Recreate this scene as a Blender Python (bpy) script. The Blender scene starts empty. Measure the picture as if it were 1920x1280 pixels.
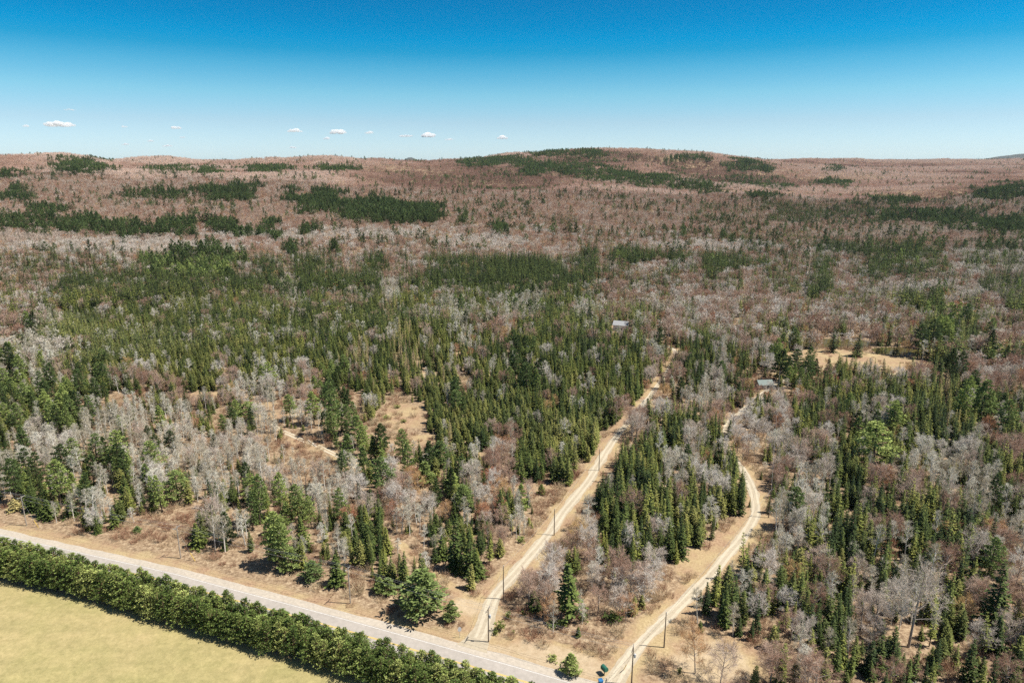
import bpy, math, random
import numpy as np
from mathutils import Vector

sc = bpy.context.scene
# ------------------------------------------------------------------ camera, sky, sun
H, PITCH, F = 110.0, math.radians(14.54), 1280.0
cam_d = bpy.data.cameras.new("camera"); cam = bpy.data.objects.new("camera", cam_d)
sc.collection.objects.link(cam); sc.camera = cam
cam.location = (0, 0, H); cam.rotation_euler = (math.radians(90) - PITCH, 0, 0)
cam_d.sensor_width = 36; cam_d.lens = 24; cam_d.clip_start = 1; cam_d.clip_end = 60000

SUN_EL, SUN_AZ = math.radians(59), math.radians(97)     # azimuth clockwise from +Y
world = bpy.data.worlds.new("World"); sc.world = world; world.use_nodes = True
nt = world.node_tree; nt.nodes.clear()
wo = nt.nodes.new('ShaderNodeOutputWorld'); bg = nt.nodes.new('ShaderNodeBackground')
sky = nt.nodes.new('ShaderNodeTexSky'); sky.sky_type = 'NISHITA'; sky.sun_disc = False
sky.sun_elevation = SUN_EL; sky.sun_rotation = SUN_AZ; sky.air_density = 1.0; sky.dust_density = 0.3; sky.ozone_density = 1.6
tc = nt.nodes.new('ShaderNodeTexCoord'); sp = nt.nodes.new('ShaderNodeSeparateXYZ')
rp = nt.nodes.new('ShaderNodeValToRGB'); mul = nt.nodes.new('ShaderNodeMix'); mul.data_type = 'RGBA'; mul.blend_type = 'MULTIPLY'
mul.inputs[0].default_value = 1
cr = rp.color_ramp; cr.interpolation = 'B_SPLINE'
SKY = [(.0, (.95, 1.24, 1.65)), (.017, (.84, 1.09, 1.5)), (.056, (.72, .92, 1.165)), (.091, (.50, .91, 1.075)), (.125, (.22, .77, .976)), (.145, (.05, .65, .909)),
       (.159, (.01, .62, .929)), (.177, (.005, .554, .868)), (.207, (.01, .488, .788)), (.30, (.2, .55, .85)), (.5, (.60, .62, .64))]
cr.interpolation = 'LINEAR'
for i_, (pos, c) in enumerate(SKY):
    e = cr.elements[i_] if i_ < 2 else cr.elements.new(pos)
    e.position = pos; e.color = (*[q / 1.65 for q in c], 1)
sk = nt.nodes.new('ShaderNodeVectorMath'); sk.operation = 'SCALE'; sk.inputs['Scale'].default_value = 1.53
L = nt.links
L.new(tc.outputs['Generated'], sp.inputs[0]); L.new(sp.outputs['Z'], rp.inputs[0])
L.new(sky.outputs[0], mul.inputs[6]); L.new(rp.outputs[0], mul.inputs[7])
L.new(mul.outputs[2], sk.inputs[0]); L.new(sk.outputs[0], bg.inputs[0]); bg.inputs[1].default_value = 0.09
L.new(bg.outputs[0], wo.inputs[0])

sd = bpy.data.lights.new("sun", 'SUN'); so = bpy.data.objects.new("sun", sd); sc.collection.objects.link(so)
sd.energy = 5.0; sd.angle = math.radians(.5); sd.color = (1, .95, .87)
sdir = Vector((math.sin(SUN_AZ) * math.cos(SUN_EL), math.cos(SUN_AZ) * math.cos(SUN_EL), math.sin(SUN_EL)))
so.rotation_euler = (-sdir).to_track_quat('-Z', 'Y').to_euler(); so.location = (0, 0, 300)
sc.view_settings.view_transform = 'Standard'; sc.view_settings.look = 'None'
sc.view_settings.exposure = 0.55; sc.view_settings.gamma = 1
cy = sc.cycles
cy.use_denoising = False; cy.sample_clamp_indirect = 4
cy.max_bounces = 14; cy.diffuse_bounces = 2; cy.glossy_bounces = 2; cy.transmission_bounces = 3; cy.volume_bounces = 12; cy.transparent_max_bounces = 6
cy.caustics_reflective = False; cy.caustics_refractive = False

# ------------------------------------------------------------------ numeric helpers
rng = np.random.default_rng(7)
cp, sp_ = math.cos(PITCH), math.sin(PITCH)

def hash2(i, j, s=0):
    h = (i * 374761393 + j * 668265263 + s * 1442695041) & 0xffffffff
    h = ((h ^ (h >> 13)) * 1274126177) & 0xffffffff
    return ((h ^ (h >> 16)) & 0xffffff) / float(0xffffff)
def vnoise(x, y, s=0):
    x = np.asarray(x, float); y = np.asarray(y, float)
    i = np.floor(x).astype(np.int64); j = np.floor(y).astype(np.int64)
    a = x - i; b = y - j; a = a * a * (3 - 2 * a); b = b * b * (3 - 2 * b)
    return ((hash2(i, j, s) * (1 - a) + hash2(i + 1, j, s) * a) * (1 - b) + (hash2(i, j + 1, s) * (1 - a) + hash2(i + 1, j + 1, s) * a) * b) * 2 - 1
def fbm(x, y, s=0, o=3):
    t = 0; w = 1; k = 0
    for q in range(o):
        t = t + w * vnoise(x * 2 ** q, y * 2 ** q, s + q); k += w; w *= .5
    return t / k
def sstep(a, b, x):
    t = np.clip((x - a) / (b - a), 0, 1); return t * t * (3 - 2 * t)

# terrain: for every direction a run of (distance, elevation) read off the ridges one sees
def ZR(Y, row): return 110 - Y * .000735 * (row - 308)
COLS = {
 -300: [(900, 19), (1200, 36), (1500, 62), (1800, 100), (2000, 121), (2300, 118), (2600, 100), (3000, 85), (3600, 92), (4500, 100)],
 0: [(900, 19), (1200, 36), (1500, 62), (1800, 100), (2000, 122), (2300, 118), (2600, 100), (3000, 85), (3600, 92), (4500, 105)],
 110: [(900, 18), (1200, 36), (1500, 62), (1800, 98), (2000, 119), (2300, 114), (2600, 100), (3000, 92), (3600, 98), (4500, 112)],
 210: [(900, 18), (1200, 34), (1500, 57), (1800, 75), (2200, 88), (2600, 95), (3000, 101), (3600, 107), (4500, 114)],
 400: [(900, 18), (1200, 36), (1500, 58), (1800, 74), (2200, 84), (2600, 97), (3000, 110), (3600, 119), (4500, 108)],
 600: [(900, 15), (1200, 29), (1500, 44), (1800, 68), (2200, 96), (2500, 119), (2800, 120), (3200, 100), (3600, 80), (4500, 90)],
 800: [(900, 12), (1200, 24), (1500, 33), (1800, 52), (2200, 83), (2600, 115), (2800, 117), (3200, 100), (3600, 90), (4500, 90)],
 960: [(900, 11), (1200, 24), (1500, 33), (1800, 48), (2200, 79), (2600, 111), (3000, 130), (3300, 129), (3600, 110), (4500, 90)],
 1080: [(900, 10), (1200, 20), (1500, 31), (1800, 54), (2200, 88), (2600, 130), (2900, 161), (3200, 157), (3600, 120), (4500, 90)],
 1200: [(900, 8), (1200, 14), (1500, 25), (1800, 38), (2200, 67), (2600, 116), (2900, 154), (3200, 152), (3600, 120), (4500, 90)],
 1350: [(900, 5), (1200, 12), (1500, 20), (1800, 30), (2200, 50), (2600, 88), (3000, 124), (3300, 134), (3600, 124), (4500, 100)],
 1500: [(900, 3), (1200, 9), (1500, 16), (1800, 25), (2200, 42), (2600, 58), (3000, 83), (3600, 110), (4200, 125), (5000, 112)],
 1650: [(900, 3), (1200, 8), (1500, 14), (1800, 21), (2200, 39), (2600, 49), (3000, 61), (3600, 84), (4500, 110), (5500, 126)],
 1800: [(900, 3), (1200, 8), (1500, 17), (1800, 35), (2200, 50), (2600, 53), (3000, 61), (3600, 84), (4500, 113), (5500, 131)],
 1900: [(900, 4), (1200, 12), (1500, 42), (1700, 60), (2000, 62), (2300, 50), (3000, 61), (3600, 84), (4500, 116), (5500, 130)],
 2250: [(900, 4), (1200, 14), (1500, 45), (1700, 62), (2000, 62), (2300, 50), (3000, 61), (3600, 88), (4500, 118), (5500, 130)],
}
GY = np.geomspace(250, 20000, 240); GX = np.arange(-500, 2461, 20.0)
ck = sorted(COLS)
prof = np.array([np.interp(np.log(GY), np.log([250, 600] + [d for d, z in COLS[c]] + [7500, 11000, 20000]),
                 [0, 0] + [z for d, z in COLS[c]] + [122, 128, 130]) for c in ck])
G = np.array([[np.interp(x, ck, prof[:, k]) for k in range(len(GY))] for x in GX])
def blur(A, ax, r):
    k = np.exp(-np.linspace(-2, 2, 2 * r + 1) ** 2 / 1.2); k /= k.sum()
    P_ = np.pad(A, [(r, r) if a == ax else (0, 0) for a in (0, 1)], mode='edge')
    out = 0
    for q in range(2 * r + 1):
        out = out + k[q] * (P_[q:q + A.shape[0], :] if ax == 0 else P_[:, q:q + A.shape[1]])
    return out
G = blur(blur(G, 0, 2), 1, 2)
lgy0, lgy1 = math.log(250), math.log(20000)

ROAD_E = [(-330, 240), (-260, 222), (-157.7, 188.0), (-98.4, 168.7), (-84.7, 163.7), (-42.8, 148.0), (-15, 137.1), (1.6, 130.6), (30, 119.0), (80, 98.5), (160, 66)]   # white edge line
def smooth(pts, n=8):
    out = []
    P_ = [pts[0]] + list(pts) + [pts[-1]]
    for i in range(1, len(P_) - 2):
        p0, p1, p2, p3 = [np.array(q, float) for q in P_[i - 1:i + 3]]
        for k in range(n):
            t = k / n
            out.append(.5 * (2 * p1 + (p2 - p0) * t + (2 * p0 - 5 * p1 + 4 * p2 - p3) * t * t + (3 * p1 - p0 - 3 * p2 + p3) * t ** 3))
    out.append(np.array(pts[-1], float)); return np.array(out)
ROAD = smooth(ROAD_E)
R1 = smooth([(-9.5, 137), (-7.6, 142), (-6.4, 148), (-4.6, 157), (-.6, 165), (4.6, 174.8), (10.6, 187), (18, 204.5), (25.9, 221.1), (32.2, 237.4), (42.6, 263.3), (55.7, 291.9), (69.7, 321.8), (88, 364.9), (98, 392), (97, 412), (80, 440), (72, 452)])
R2 = smooth([(20, 121), (23, 127.5), (28.7, 136.2), (34.7, 143.8), (42.6, 152.4), (54.5, 166.1), (64.3, 178.7), (71.8, 188.6), (79.5, 202.0), (83.9, 217.0), (86.0, 234.2), (86, 255), (92, 275), (101, 290), (111, 303), (122, 318), (132, 331), (143, 342), (158, 350)])
TRACK = smooth([(-84, 300), (-98, 292), (-104, 280), (-92, 268), (-80, 258), (-66, 245), (-58, 236)])
TRACK2 = smooth([(-9, 150), (-14, 158), (-20, 165), (-27, 173), (-33, 182)])     # faint grass track beside the junction

def polydist(x, y, pts):
    x = np.asarray(x, float); y = np.asarray(y, float)
    best = np.full(x.shape, 1e9)
    for a, b in zip(pts[:-1], pts[1:]):
        d = b - a; l2 = (d * d).sum() + 1e-9
        t = np.clip(((x - a[0]) * d[0] + (y - a[1]) * d[1]) / l2, 0, 1)
        best = np.minimum(best, np.hypot(x - a[0] - t * d[0], y - a[1] - t * d[1]))
    return best
def side_off(x, y):
    """signed distance from the white edge line, positive to the north (woods side)"""
    yl = np.interp(x, ROAD[:, 0], ROAD[:, 1]); return (np.asarray(y) - yl) * .937
def ell(x, y, cx, cy, rx, ry, rot=0):
    c, s = math.cos(rot), math.sin(rot); dx = x - cx; dy = y - cy
    return np.sqrt(((dx * c + dy * s) / rx) ** 2 + ((-dx * s + dy * c) / ry) ** 2)

PONDS = [(196, 424, 34, 11, 0), (238, 404, 16, 9, 0), (290, 366, 34, 8, -.2), (178, 330, 9, 6, 0)]
def pond_mask(x, y):
    m = 9.0
    for p in PONDS: m = np.minimum(m, ell(x, y, *p) + .12 * fbm(x / 9, y / 9, 5))
    return m
def terrain(x, y):
    x = np.asarray(x, float); y = np.asarray(y, float)
    u = x / np.maximum(y, 1.0); u = np.where(y < 1, np.sign(x) * 2, u); u = np.clip(u, -1.15, 1.15)
    R = np.hypot(x, y) / np.sqrt(1 + u * u)
    px = 960 + F * u / (cp)
    fx = np.clip((px - GX[0]) / 20.0, 0, len(GX) - 1.001); fy = np.clip((np.log(np.maximum(R, 250)) - lgy0) / (lgy1 - lgy0) * 239, 0, 238.999)
    i = fx.astype(int); j = fy.astype(int); a = fx - i; b = fy - j
    z = (G[i, j] * (1 - a) + G[i + 1, j] * a) * (1 - b) + (G[i, j + 1] * (1 - a) + G[i + 1, j + 1] * a) * b
    far = sstep(700, 2200, R)
    z = z + far * (27 * fbm(x / 700, y / 480, 11, 3) * (1 - .4 * sstep(4000, 6000, R)) + 16 * fbm(x / 240, y / 190, 15, 2)) + 12 * sstep(3500, 7000, R) * fbm(x / 1500, y / 1100, 31, 2)
    z = z + sstep(500, 900, R) * 2.0 * fbm(x / 160, y / 160, 21)
    near = 1 - sstep(500, 900, R)
    calm = np.ones_like(z)
    nr = R < 620
    if np.any(nr):
        xn, yn = x[nr], y[nr]
        d = np.minimum(np.minimum(np.abs(side_off(xn, yn) + 2.5) - 6, polydist(xn, yn, R1) - 3), polydist(xn, yn, R2) - 3)
        calm[nr] = sstep(0, 8, d)
    z = z + near * calm * (.5 * fbm(x / 22, y / 22, 3) + .8 * fbm(x / 90, y / 90, 4)) 
    pm = pond_mask(x, y); z = z - near * 1.6 * (1 - sstep(.85, 1.15, pm))
    # blue hills far behind everything
    def bump(px0, Y0, sx, sy, h): return h * np.exp(-((px - px0) / sx) ** 2) * np.exp(-((R - Y0) / sy) ** 2)
    z = z + bump(770, 15000, 16, 900, 120) + bump(1905, 13000, 75, 1200, 125) + bump(2050, 13000, 120, 1200, 120) + bump(500, 15000, 45, 900, 75) + bump(650, 15500, 60, 900, 62) + bump(350, 15000, 60, 900, 60)
    return z
def tz(x, y): return float(terrain(np.array([x]), np.array([y]))[0])
def project(x, y, z):
    zc = y * cp + (H - z) * sp_
    zc_ = np.maximum(zc, .1)
    return 960 + F * x / zc_, 640 + F * ((H - z) * cp - y * sp_) / zc_
def P(px, py):
    """the point of the ground seen at a pixel"""
    z = 0.0
    for _ in range(25):
        u, v = (px - 960) / F, (py - 640) / F
        t = (z - H) / (-sp_ - v * cp); x, y = u * t, (cp - v * sp_) * t
        z = .5 * z + .5 * tz(x, y)
    return x, y, tz(x, y)

# ------------------------------------------------------------------ mesh + material helpers
def new_mesh(name, v, f, mats=(), mi=None, smooth_=False):
    me = bpy.data.meshes.new(name)
    me.from_pydata([tuple(map(float, q)) for q in v], [], [tuple(int(k) for k in q) for q in f])
    for m in mats: me.materials.append(m)
    if mi is not None: me.polygons.foreach_set('material_index', np.asarray(mi, np.int32))
    if smooth_: me.polygons.foreach_set('use_smooth', np.ones(len(me.polygons), bool))
    me.update(); return me
def link(name, me, parent=None, loc=None, rot=None):
    o = bpy.data.objects.new(name, me); sc.collection.objects.link(o)
    if parent is not None: o.parent = parent
    if loc is not None: o.location = loc
    if rot is not None: o.rotation_euler = rot
    return o
def tag(o, label=None, cat=None, group=None, kind=None):
    if label: o['label'] = label
    if cat: o['category'] = cat
    if group: o['group'] = group
    if kind: o['kind'] = kind
    return o

class MB:
    """collects tubes, boxes and leaf faces as one mesh"""
    def __init__(s): s.v = []; s.f = []; s.m = []
    def add(s, v, f, m=0):
        b = len(s.v); s.v.extend(v); s.f.extend([tuple(b + k for k in q) for q in f]); s.m.extend([m] * len(f))
    def tube(s, pts, rad, n=5, m=0, cap=True):
        pts = [np.array(p, float) for p in pts]; ring = []
        v = []; f = []
        for i, p in enumerate(pts):
            d = pts[min(i + 1, len(pts) - 1)] - pts[max(i - 1, 0)]; d /= (np.linalg.norm(d) + 1e-9)
            a = np.cross(d, (0, 0, 1) if abs(d[2]) < .9 else (1, 0, 0)); a /= np.linalg.norm(a); b = np.cross(d, a)
            for k in range(n):
                t = 2 * math.pi * k / n; v.append(p + rad[i] * (math.cos(t) * a + math.sin(t) * b))
        for i in range(len(pts) - 1):
            for k in range(n):
                f.append((i * n + k, i * n + (k + 1) % n, (i + 1) * n + (k + 1) % n, (i + 1) * n + k))
        if cap: f.append(tuple(range(n - 1, -1, -1))); f.append(tuple((len(pts) - 1) * n + k for k in range(n)))
        s.add(v, f, m)
    def box(s, c, d, m=0, rz=0):
        x, y, z = d[0] / 2, d[1] / 2, d[2] / 2; cc, ss = math.cos(rz), math.sin(rz)
        v = []
        for q in ((-x, -y, -z), (x, -y, -z), (x, y, -z), (-x, y, -z), (-x, -y, z), (x, -y, z), (x, y, z), (-x, y, z)):
            v.append((c[0] + q[0] * cc - q[1] * ss, c[1] + q[0] * ss + q[1] * cc, c[2] + q[2]))
        s.add(v, [(0, 3, 2, 1), (4, 5, 6, 7), (0, 1, 5, 4), (1, 2, 6, 5), (2, 3, 7, 6), (3, 0, 4, 7)], m)
    def mesh(s, name, mats, smooth_=False): return new_mesh(name, s.v, s.f, mats, s.m, smooth_)

def mat(name, rough=.9):
    m = bpy.data.materials.new(name); m.use_nodes = True
    n = m.node_tree; b = n.nodes['Principled BSDF']; b.inputs['Roughness'].default_value = rough
    b.inputs['Specular IOR Level'].default_value = .2
    return m, n, b
def node(n, t, **k):
    q = n.nodes.new(t)
    for a, b in k.items(): setattr(q, a, b)
    return q
def plain(name, col, rough=.8, noise=.15, scale=3.0):
    m, n, b = mat(name, rough)
    nz = node(n, 'ShaderNodeTexNoise'); nz.inputs['Scale'].default_value = scale; nz.inputs['Detail'].default_value = 4
    tcn = node(n, 'ShaderNodeTexCoord'); n.links.new(tcn.outputs['Object'], nz.inputs['Vector'])
    r = node(n, 'ShaderNodeValToRGB'); r.color_ramp.elements[0].position = .3; r.color_ramp.elements[1].position = .7
    r.color_ramp.elements[0].color = (*[c * (1 - noise) for c in col], 1); r.color_ramp.elements[1].color = (*[min(1, c * (1 + noise)) for c in col], 1)
    n.links.new(nz.outputs[0], r.inputs[0]); n.links.new(r.outputs[0], b.inputs['Base Color'])
    return m
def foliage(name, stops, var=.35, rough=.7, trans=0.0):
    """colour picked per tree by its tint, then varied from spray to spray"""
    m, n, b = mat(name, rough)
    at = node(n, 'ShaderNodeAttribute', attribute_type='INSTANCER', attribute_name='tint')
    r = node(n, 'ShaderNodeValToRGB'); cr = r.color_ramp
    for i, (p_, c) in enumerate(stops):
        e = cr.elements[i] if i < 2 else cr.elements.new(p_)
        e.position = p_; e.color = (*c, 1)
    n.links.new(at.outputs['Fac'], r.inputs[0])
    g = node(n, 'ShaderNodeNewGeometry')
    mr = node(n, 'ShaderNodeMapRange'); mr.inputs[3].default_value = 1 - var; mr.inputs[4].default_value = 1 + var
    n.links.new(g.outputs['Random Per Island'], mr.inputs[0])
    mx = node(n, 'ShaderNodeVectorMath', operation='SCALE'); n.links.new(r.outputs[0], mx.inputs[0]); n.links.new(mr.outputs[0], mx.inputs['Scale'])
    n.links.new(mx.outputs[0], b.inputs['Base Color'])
    if trans:
        tr = node(n, 'ShaderNodeBsdfTranslucent'); mix = node(n, 'ShaderNodeMixShader'); mix.inputs[0].default_value = trans
        n.links.new(mx.outputs[0], tr.inputs[0]); n.links.new(b.outputs[0], mix.inputs[1]); n.links.new(tr.outputs[0], mix.inputs[2])
        n.links.new(mix.outputs[0], n.nodes['Material Output'].inputs[0])
    return m

M = {}
M['spruce'] = foliage('spruce_needles', [(0, (.036, .058, .016)), (.5, (.105, .138, .032)), (1, (.215, .225, .050))], .6)
M['cedar'] = foliage('cedar_sprays', [(0, (.095, .120, .032)), (.5, (.175, .195, .050)), (1, (.27, .26, .075))], .5)
M['pine'] = foliage('pine_needles', [(0, (.055, .082, .026)), (.5, (.145, .200, .065)), (1, (.34, .40, .12))], .5, trans=.25)
M['redpine'] = foliage('red_pine_needles', [(0, (.075, .115, .026)), (.5, (.155, .205, .050)), (1, (.30, .33, .10))], .65, trans=.12)
M['larch'] = foliage('larch_twigs', [(0, (.36, .26, .14)), (.5, (.44, .34, .17)), (1, (.46, .40, .14))], .3)
M['aspen'] = foliage('aspen_twigs', [(0, (.42, .37, .27)), (.5, (.55, .50, .39)), (1, (.69, .65, .54))], .25, trans=.1)
M['maple'] = foliage('maple_twigs', [(0, (.36, .22, .155)), (.5, (.50, .35, .262)), (.75, (.56, .475, .395)), (1, (.68, .625, .55))], .25, trans=.1)
M['redmaple'] = foliage('budding_twigs', [(0, (.42, .19, .11)), (.5, (.50, .28, .15)), (1, (.56, .38, .17))], .3)
M['brush'] = foliage('brush_twigs', [(0, (.30, .16, .10)), (.5, (.42, .27, .17)), (1, (.55, .44, .28))], .3)
M['far_maple'] = foliage('far_hardwood_twigs', [(0, (.33, .20, .145)), (.5, (.59, .40, .305)), (1, (.80, .65, .54))], .12, trans=.12)
M['bark_dark'] = plain('dark_bark', (.10, .075, .055), .95, .3, 2)
M['bark_grey'] = plain('grey_bark', (.36, .31, .26), .95, .3, 2)
M['bark_pale'] = plain('pale_bark', (.66, .62, .54), .9, .3, 1.5)
M['bark_red'] = plain('orange_bark', (.28, .17, .11), .95, .3, 2)
M['pole'] = plain('pole_wood', (.16, .12, .09), .9, .3, 2)
M['polegrey'] = plain('pale_pole_wood', (.36, .32, .27), .9, .2, 2)
M['metal'] = plain('grey_metal', (.45, .46, .46), .5, .1)
M['wire'] = plain('cable', (.30, .30, .30), .5, .1)
M['ceramic'] = plain('insulator', (.55, .55, .52), .4, .1)
M['white'] = plain('white_paint', (.78, .78, .76), .6, .05)
M['green'] = plain('green_plastic', (.03, .13, .09), .5, .1)
M['blue'] = plain('blue_plastic', (.03, .16, .36), .5, .1)
M['black'] = plain('black_rubber', (.03, .03, .03), .7, .1)

# ------------------------------------------------------------------ ground
def build_ground():
    az = np.concatenate([np.arange(-180, -52, 4.0), np.arange(-52, 52.01, .26), np.arange(54, 180.1, 4.0)])
    az = np.radians(az)
    rr = np.concatenate([[2, 20, 40, 60, 75], np.geomspace(85, 620, 330), np.geomspace(632, 5500, 300), np.geomspace(5600, 30000, 70)])
    A, Rr = np.meshgrid(az, rr); X = np.sin(A) * Rr; Y = np.cos(A) * Rr
    shp = X.shape; Z = terrain(X.ravel(), Y.ravel()).reshape(shp)
    n, m = shp
    co = np.stack([X, Y, Z], -1).reshape(-1, 3)
    i, j = np.meshgrid(np.arange(n - 1), np.arange(m - 1), indexing='ij')
    a = (i * m + j).ravel(); q = np.stack([a, a + m, a + m + 1, a + 1], -1)[:, ::-1]
    me = bpy.data.meshes.new('ground'); me.vertices.add(len(co)); me.vertices.foreach_set('co', co.ravel())
    me.loops.add(q.size); me.loops.foreach_set('vertex_index', q.ravel().astype(np.int32))
    me.polygons.add(len(q)); me.polygons.foreach_set('loop_start', np.arange(0, q.size, 4, dtype=np.int32))
    me.polygons.foreach_set('use_smooth', np.ones(len(q), bool))
    x, y = co[:, 0], co[:, 1]
    so_ = side_off(x, y)
    field = sstep(-15.5, -17.5, so_)
    grass, sand = ground_cover(x, y, so_)
    col = np.stack([field, grass, sand, sstep(9500, 11500, np.hypot(x, y))], -1).astype(np.float32)
    at = me.color_attributes.new('cover', 'FLOAT_COLOR', 'POINT'); at.data.foreach_set('color', col.ravel())
    me.update(calc_edges=True); me.validate()
    me.materials.append(ground_mat())
    o = link('ground', me); tag(o, kind='structure'); return o
SANDS = [(-60, 240, 17, 6, -.75), (-84, 258, 16, 5, -.65), (-108, 290, 20, 5, .1), (-118, 305, 10, 4, 0), (-50, 290, 13, 22, .25), (-43, 262, 14, 9, .2), (-18, 248, 12, 3.2, .1), (8, 220, 11, 4, .1), (-150, 318, 16, 8, .1),
         (46, 133, 13, 10, 0), (12, 133, 18, 6, -.35), (20, 122, 14, 7, 0), (-11, 152, 7, 6, 0), (-6, 136, 8, 4, 0), (128, 322, 9, 9, .6), (100, 289, 8, 5, .7), (148, 352, 9, 8, 0), (166, 366, 14, 8, 0), (70, 186, 6, 22, -.7), (56, 176, 4, 14, -.8),
         (99, 402, 9, 8, 0), (-44, 352, 10, 5, 0), (-30, 395, 8, 4, 0), (122, 165, 8, 3, 0)]
def ground_cover(x, y, so_):
    nz = fbm(x / 7, y / 7, 9, 3)
    verge = sstep(10 + 6 * nz, 3, so_) * (so_ > 0)
    d12 = np.minimum(polydist(x, y, R1), polydist(x, y, R2))
    g = np.maximum(verge * .75, .7 * sstep(8 + 4 * nz, 2.6, d12))
    s = .5 * sstep(3.2 + 1.5 * nz, 1.5, d12)
    for (cx, cy, rx, ry, ro) in SANDS:
        e = ell(x, y, cx, cy, rx, ry, ro) + .35 * nz
        g = np.maximum(g, (1 if cy < 200 or cy > 330 else .62) * sstep(1.35, .6, e)); s = np.maximum(s, (.6 if (cy < 160 or 340 < cy < 380) else .22) * sstep(1.1, .4, e))
    marsh = ell(x, y, 203, 378, 42, 24, -.35) + .2 * nz
    g = np.maximum(g, sstep(1.15, .9, marsh))
    g = np.maximum(g, .8 * sstep(2.5, .8, polydist(x, y, TRACK2)))
    s = np.maximum(s, .6 * sstep(2.2, .8, polydist(x, y, TRACK)))
    g = np.where(np.hypot(x, y) > 1400, .0, g)
    return g, s
def ground_mat():
    m, n, b = mat('ground_cover', .95); lk = n.links.new
    geo = node(n, 'ShaderNodeNewGeometry')
    def noise(scale, detail=5, rough=.6):
        q = node(n, 'ShaderNodeTexNoise'); q.inputs['Scale'].default_value = scale; q.inputs['Detail'].default_value = detail; q.inputs['Roughness'].default_value = rough
        lk(geo.outputs['Position'], q.inputs['Vector']); return q.outputs[0]
    def ramp(src, *st):
        r = node(n, 'ShaderNodeValToRGB')
        for i, (p_, c) in enumerate(st):
            e = r.color_ramp.elements[i] if i < 2 else r.color_ramp.elements.new(p_)
            e.position = p_; e.color = (*c, 1)
        lk(src, r.inputs[0]); return r.outputs[0]
    def mix(f, a, c, t='MIX'):
        q = node(n, 'ShaderNodeMix', data_type='RGBA', blend_type=t)
        if isinstance(f, float): q.inputs[0].default_value = f
        else: lk(f, q.inputs[0])
        lk(a, q.inputs[6]); lk(c, q.inputs[7]); return q.outputs[2]
    def math_(op, a, c):
        q = node(n, 'ShaderNodeMath', operation=op); q.use_clamp = True
        for k, s in ((0, a), (1, c)):
            if isinstance(s, (float, int)): q.inputs[k].default_value = s
            else: lk(s, q.inputs[k])
        return q.outputs[0]
    va = node(n, 'ShaderNodeVertexColor', layer_name='cover'); sp3 = node(n, 'ShaderNodeSeparateColor'); lk(va.outputs[0], sp3.inputs[0])
    litter = ramp(noise(.9, 8, .75), (.34, (.10, .064, .038)), (.66, (.49, .385, .25)), (.5, (.28, .195, .12)))
    grass = mix(ramp(noise(.10, 4), (.38, (0, 0, 0)), (.62, (1, 1, 1))), ramp(noise(1.6, 8, .8), (.28, (.22, .15, .07)), (.72, (.58, .46, .26))), ramp(noise(1.3, 8, .8), (.34, (.17, .09, .055)), (.66, (.48, .34, .21))))
    sandc = ramp(noise(.8, 8, .7), (.25, (.34, .26, .16)), (.75, (.54, .43, .29)))
    fieldc = mix(ramp(noise(.035, 3), (.40, (0, 0, 0)), (.62, (1, 1, 1))), ramp(noise(1.1, 10, .8), (.25, (.27, .235, .10)), (.75, (.44, .38, .175))), ramp(noise(.9, 10, .8), (.25, (.31, .245, .115)), (.75, (.50, .41, .215))))
    brk = noise(.55, 6, .7)
    def soft(ch, w=.55):
        a = math_('ADD', sp3.outputs[ch], math_('MULTIPLY', math_('SUBTRACT', brk, .0), w)); q = node(n, 'ShaderNodeMapRange'); q.inputs[1].default_value = .5 * w + .35; q.inputs[2].default_value = .5 * w + .65
        add = node(n, 'ShaderNodeMath', operation='MULTIPLY_ADD'); lk(brk, add.inputs[0]); add.inputs[1].default_value = w; lk(sp3.outputs[ch], add.inputs[2]); lk(add.outputs[0], q.inputs[0]); return q.outputs[0]
    c = mix(soft(1), litter, grass); c = mix(soft(2), c, sandc); mp = node(n, 'ShaderNodeMapping'); mp.inputs['Rotation'].default_value = (0, 0, .36); mp.inputs['Scale'].default_value = (.03, .30, 1); lk(geo.outputs['Position'], mp.inputs['Vector'])
    mn = node(n, 'ShaderNodeTexNoise'); mn.inputs['Scale'].default_value = 1; mn.inputs['Detail'].default_value = 4; lk(mp.outputs[0], mn.inputs['Vector'])
    fieldc = mix(1.0, fieldc, ramp(mn.outputs[0], (.35, (.93, .94, .91)), (.65, (1.04, 1.03, 1.02))), 'MULTIPLY'); fieldc = mix(1.0, fieldc, ramp(noise(.35, 9, .85), (.35, (.70, .72, .66)), (.62, (1.1, 1.08, 1.08))), 'MULTIPLY')
    c = mix(sp3.outputs[0], c, fieldc); c = mix(va.outputs['Alpha'], c, ramp(noise(.02, 6), (.3, (.045, .05, .035)), (.7, (.09, .085, .06))))
    lk(c, b.inputs['Base Color'])
    bp = node(n, 'ShaderNodeBump'); bp.inputs['Strength'].default_value = .5; bp.inputs['Distance'].default_value = .25
    lk(noise(1.4, 8, .75), bp.inputs['Height']); lk(bp.outputs[0], b.inputs['Normal'])
    return m
build_ground()

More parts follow.
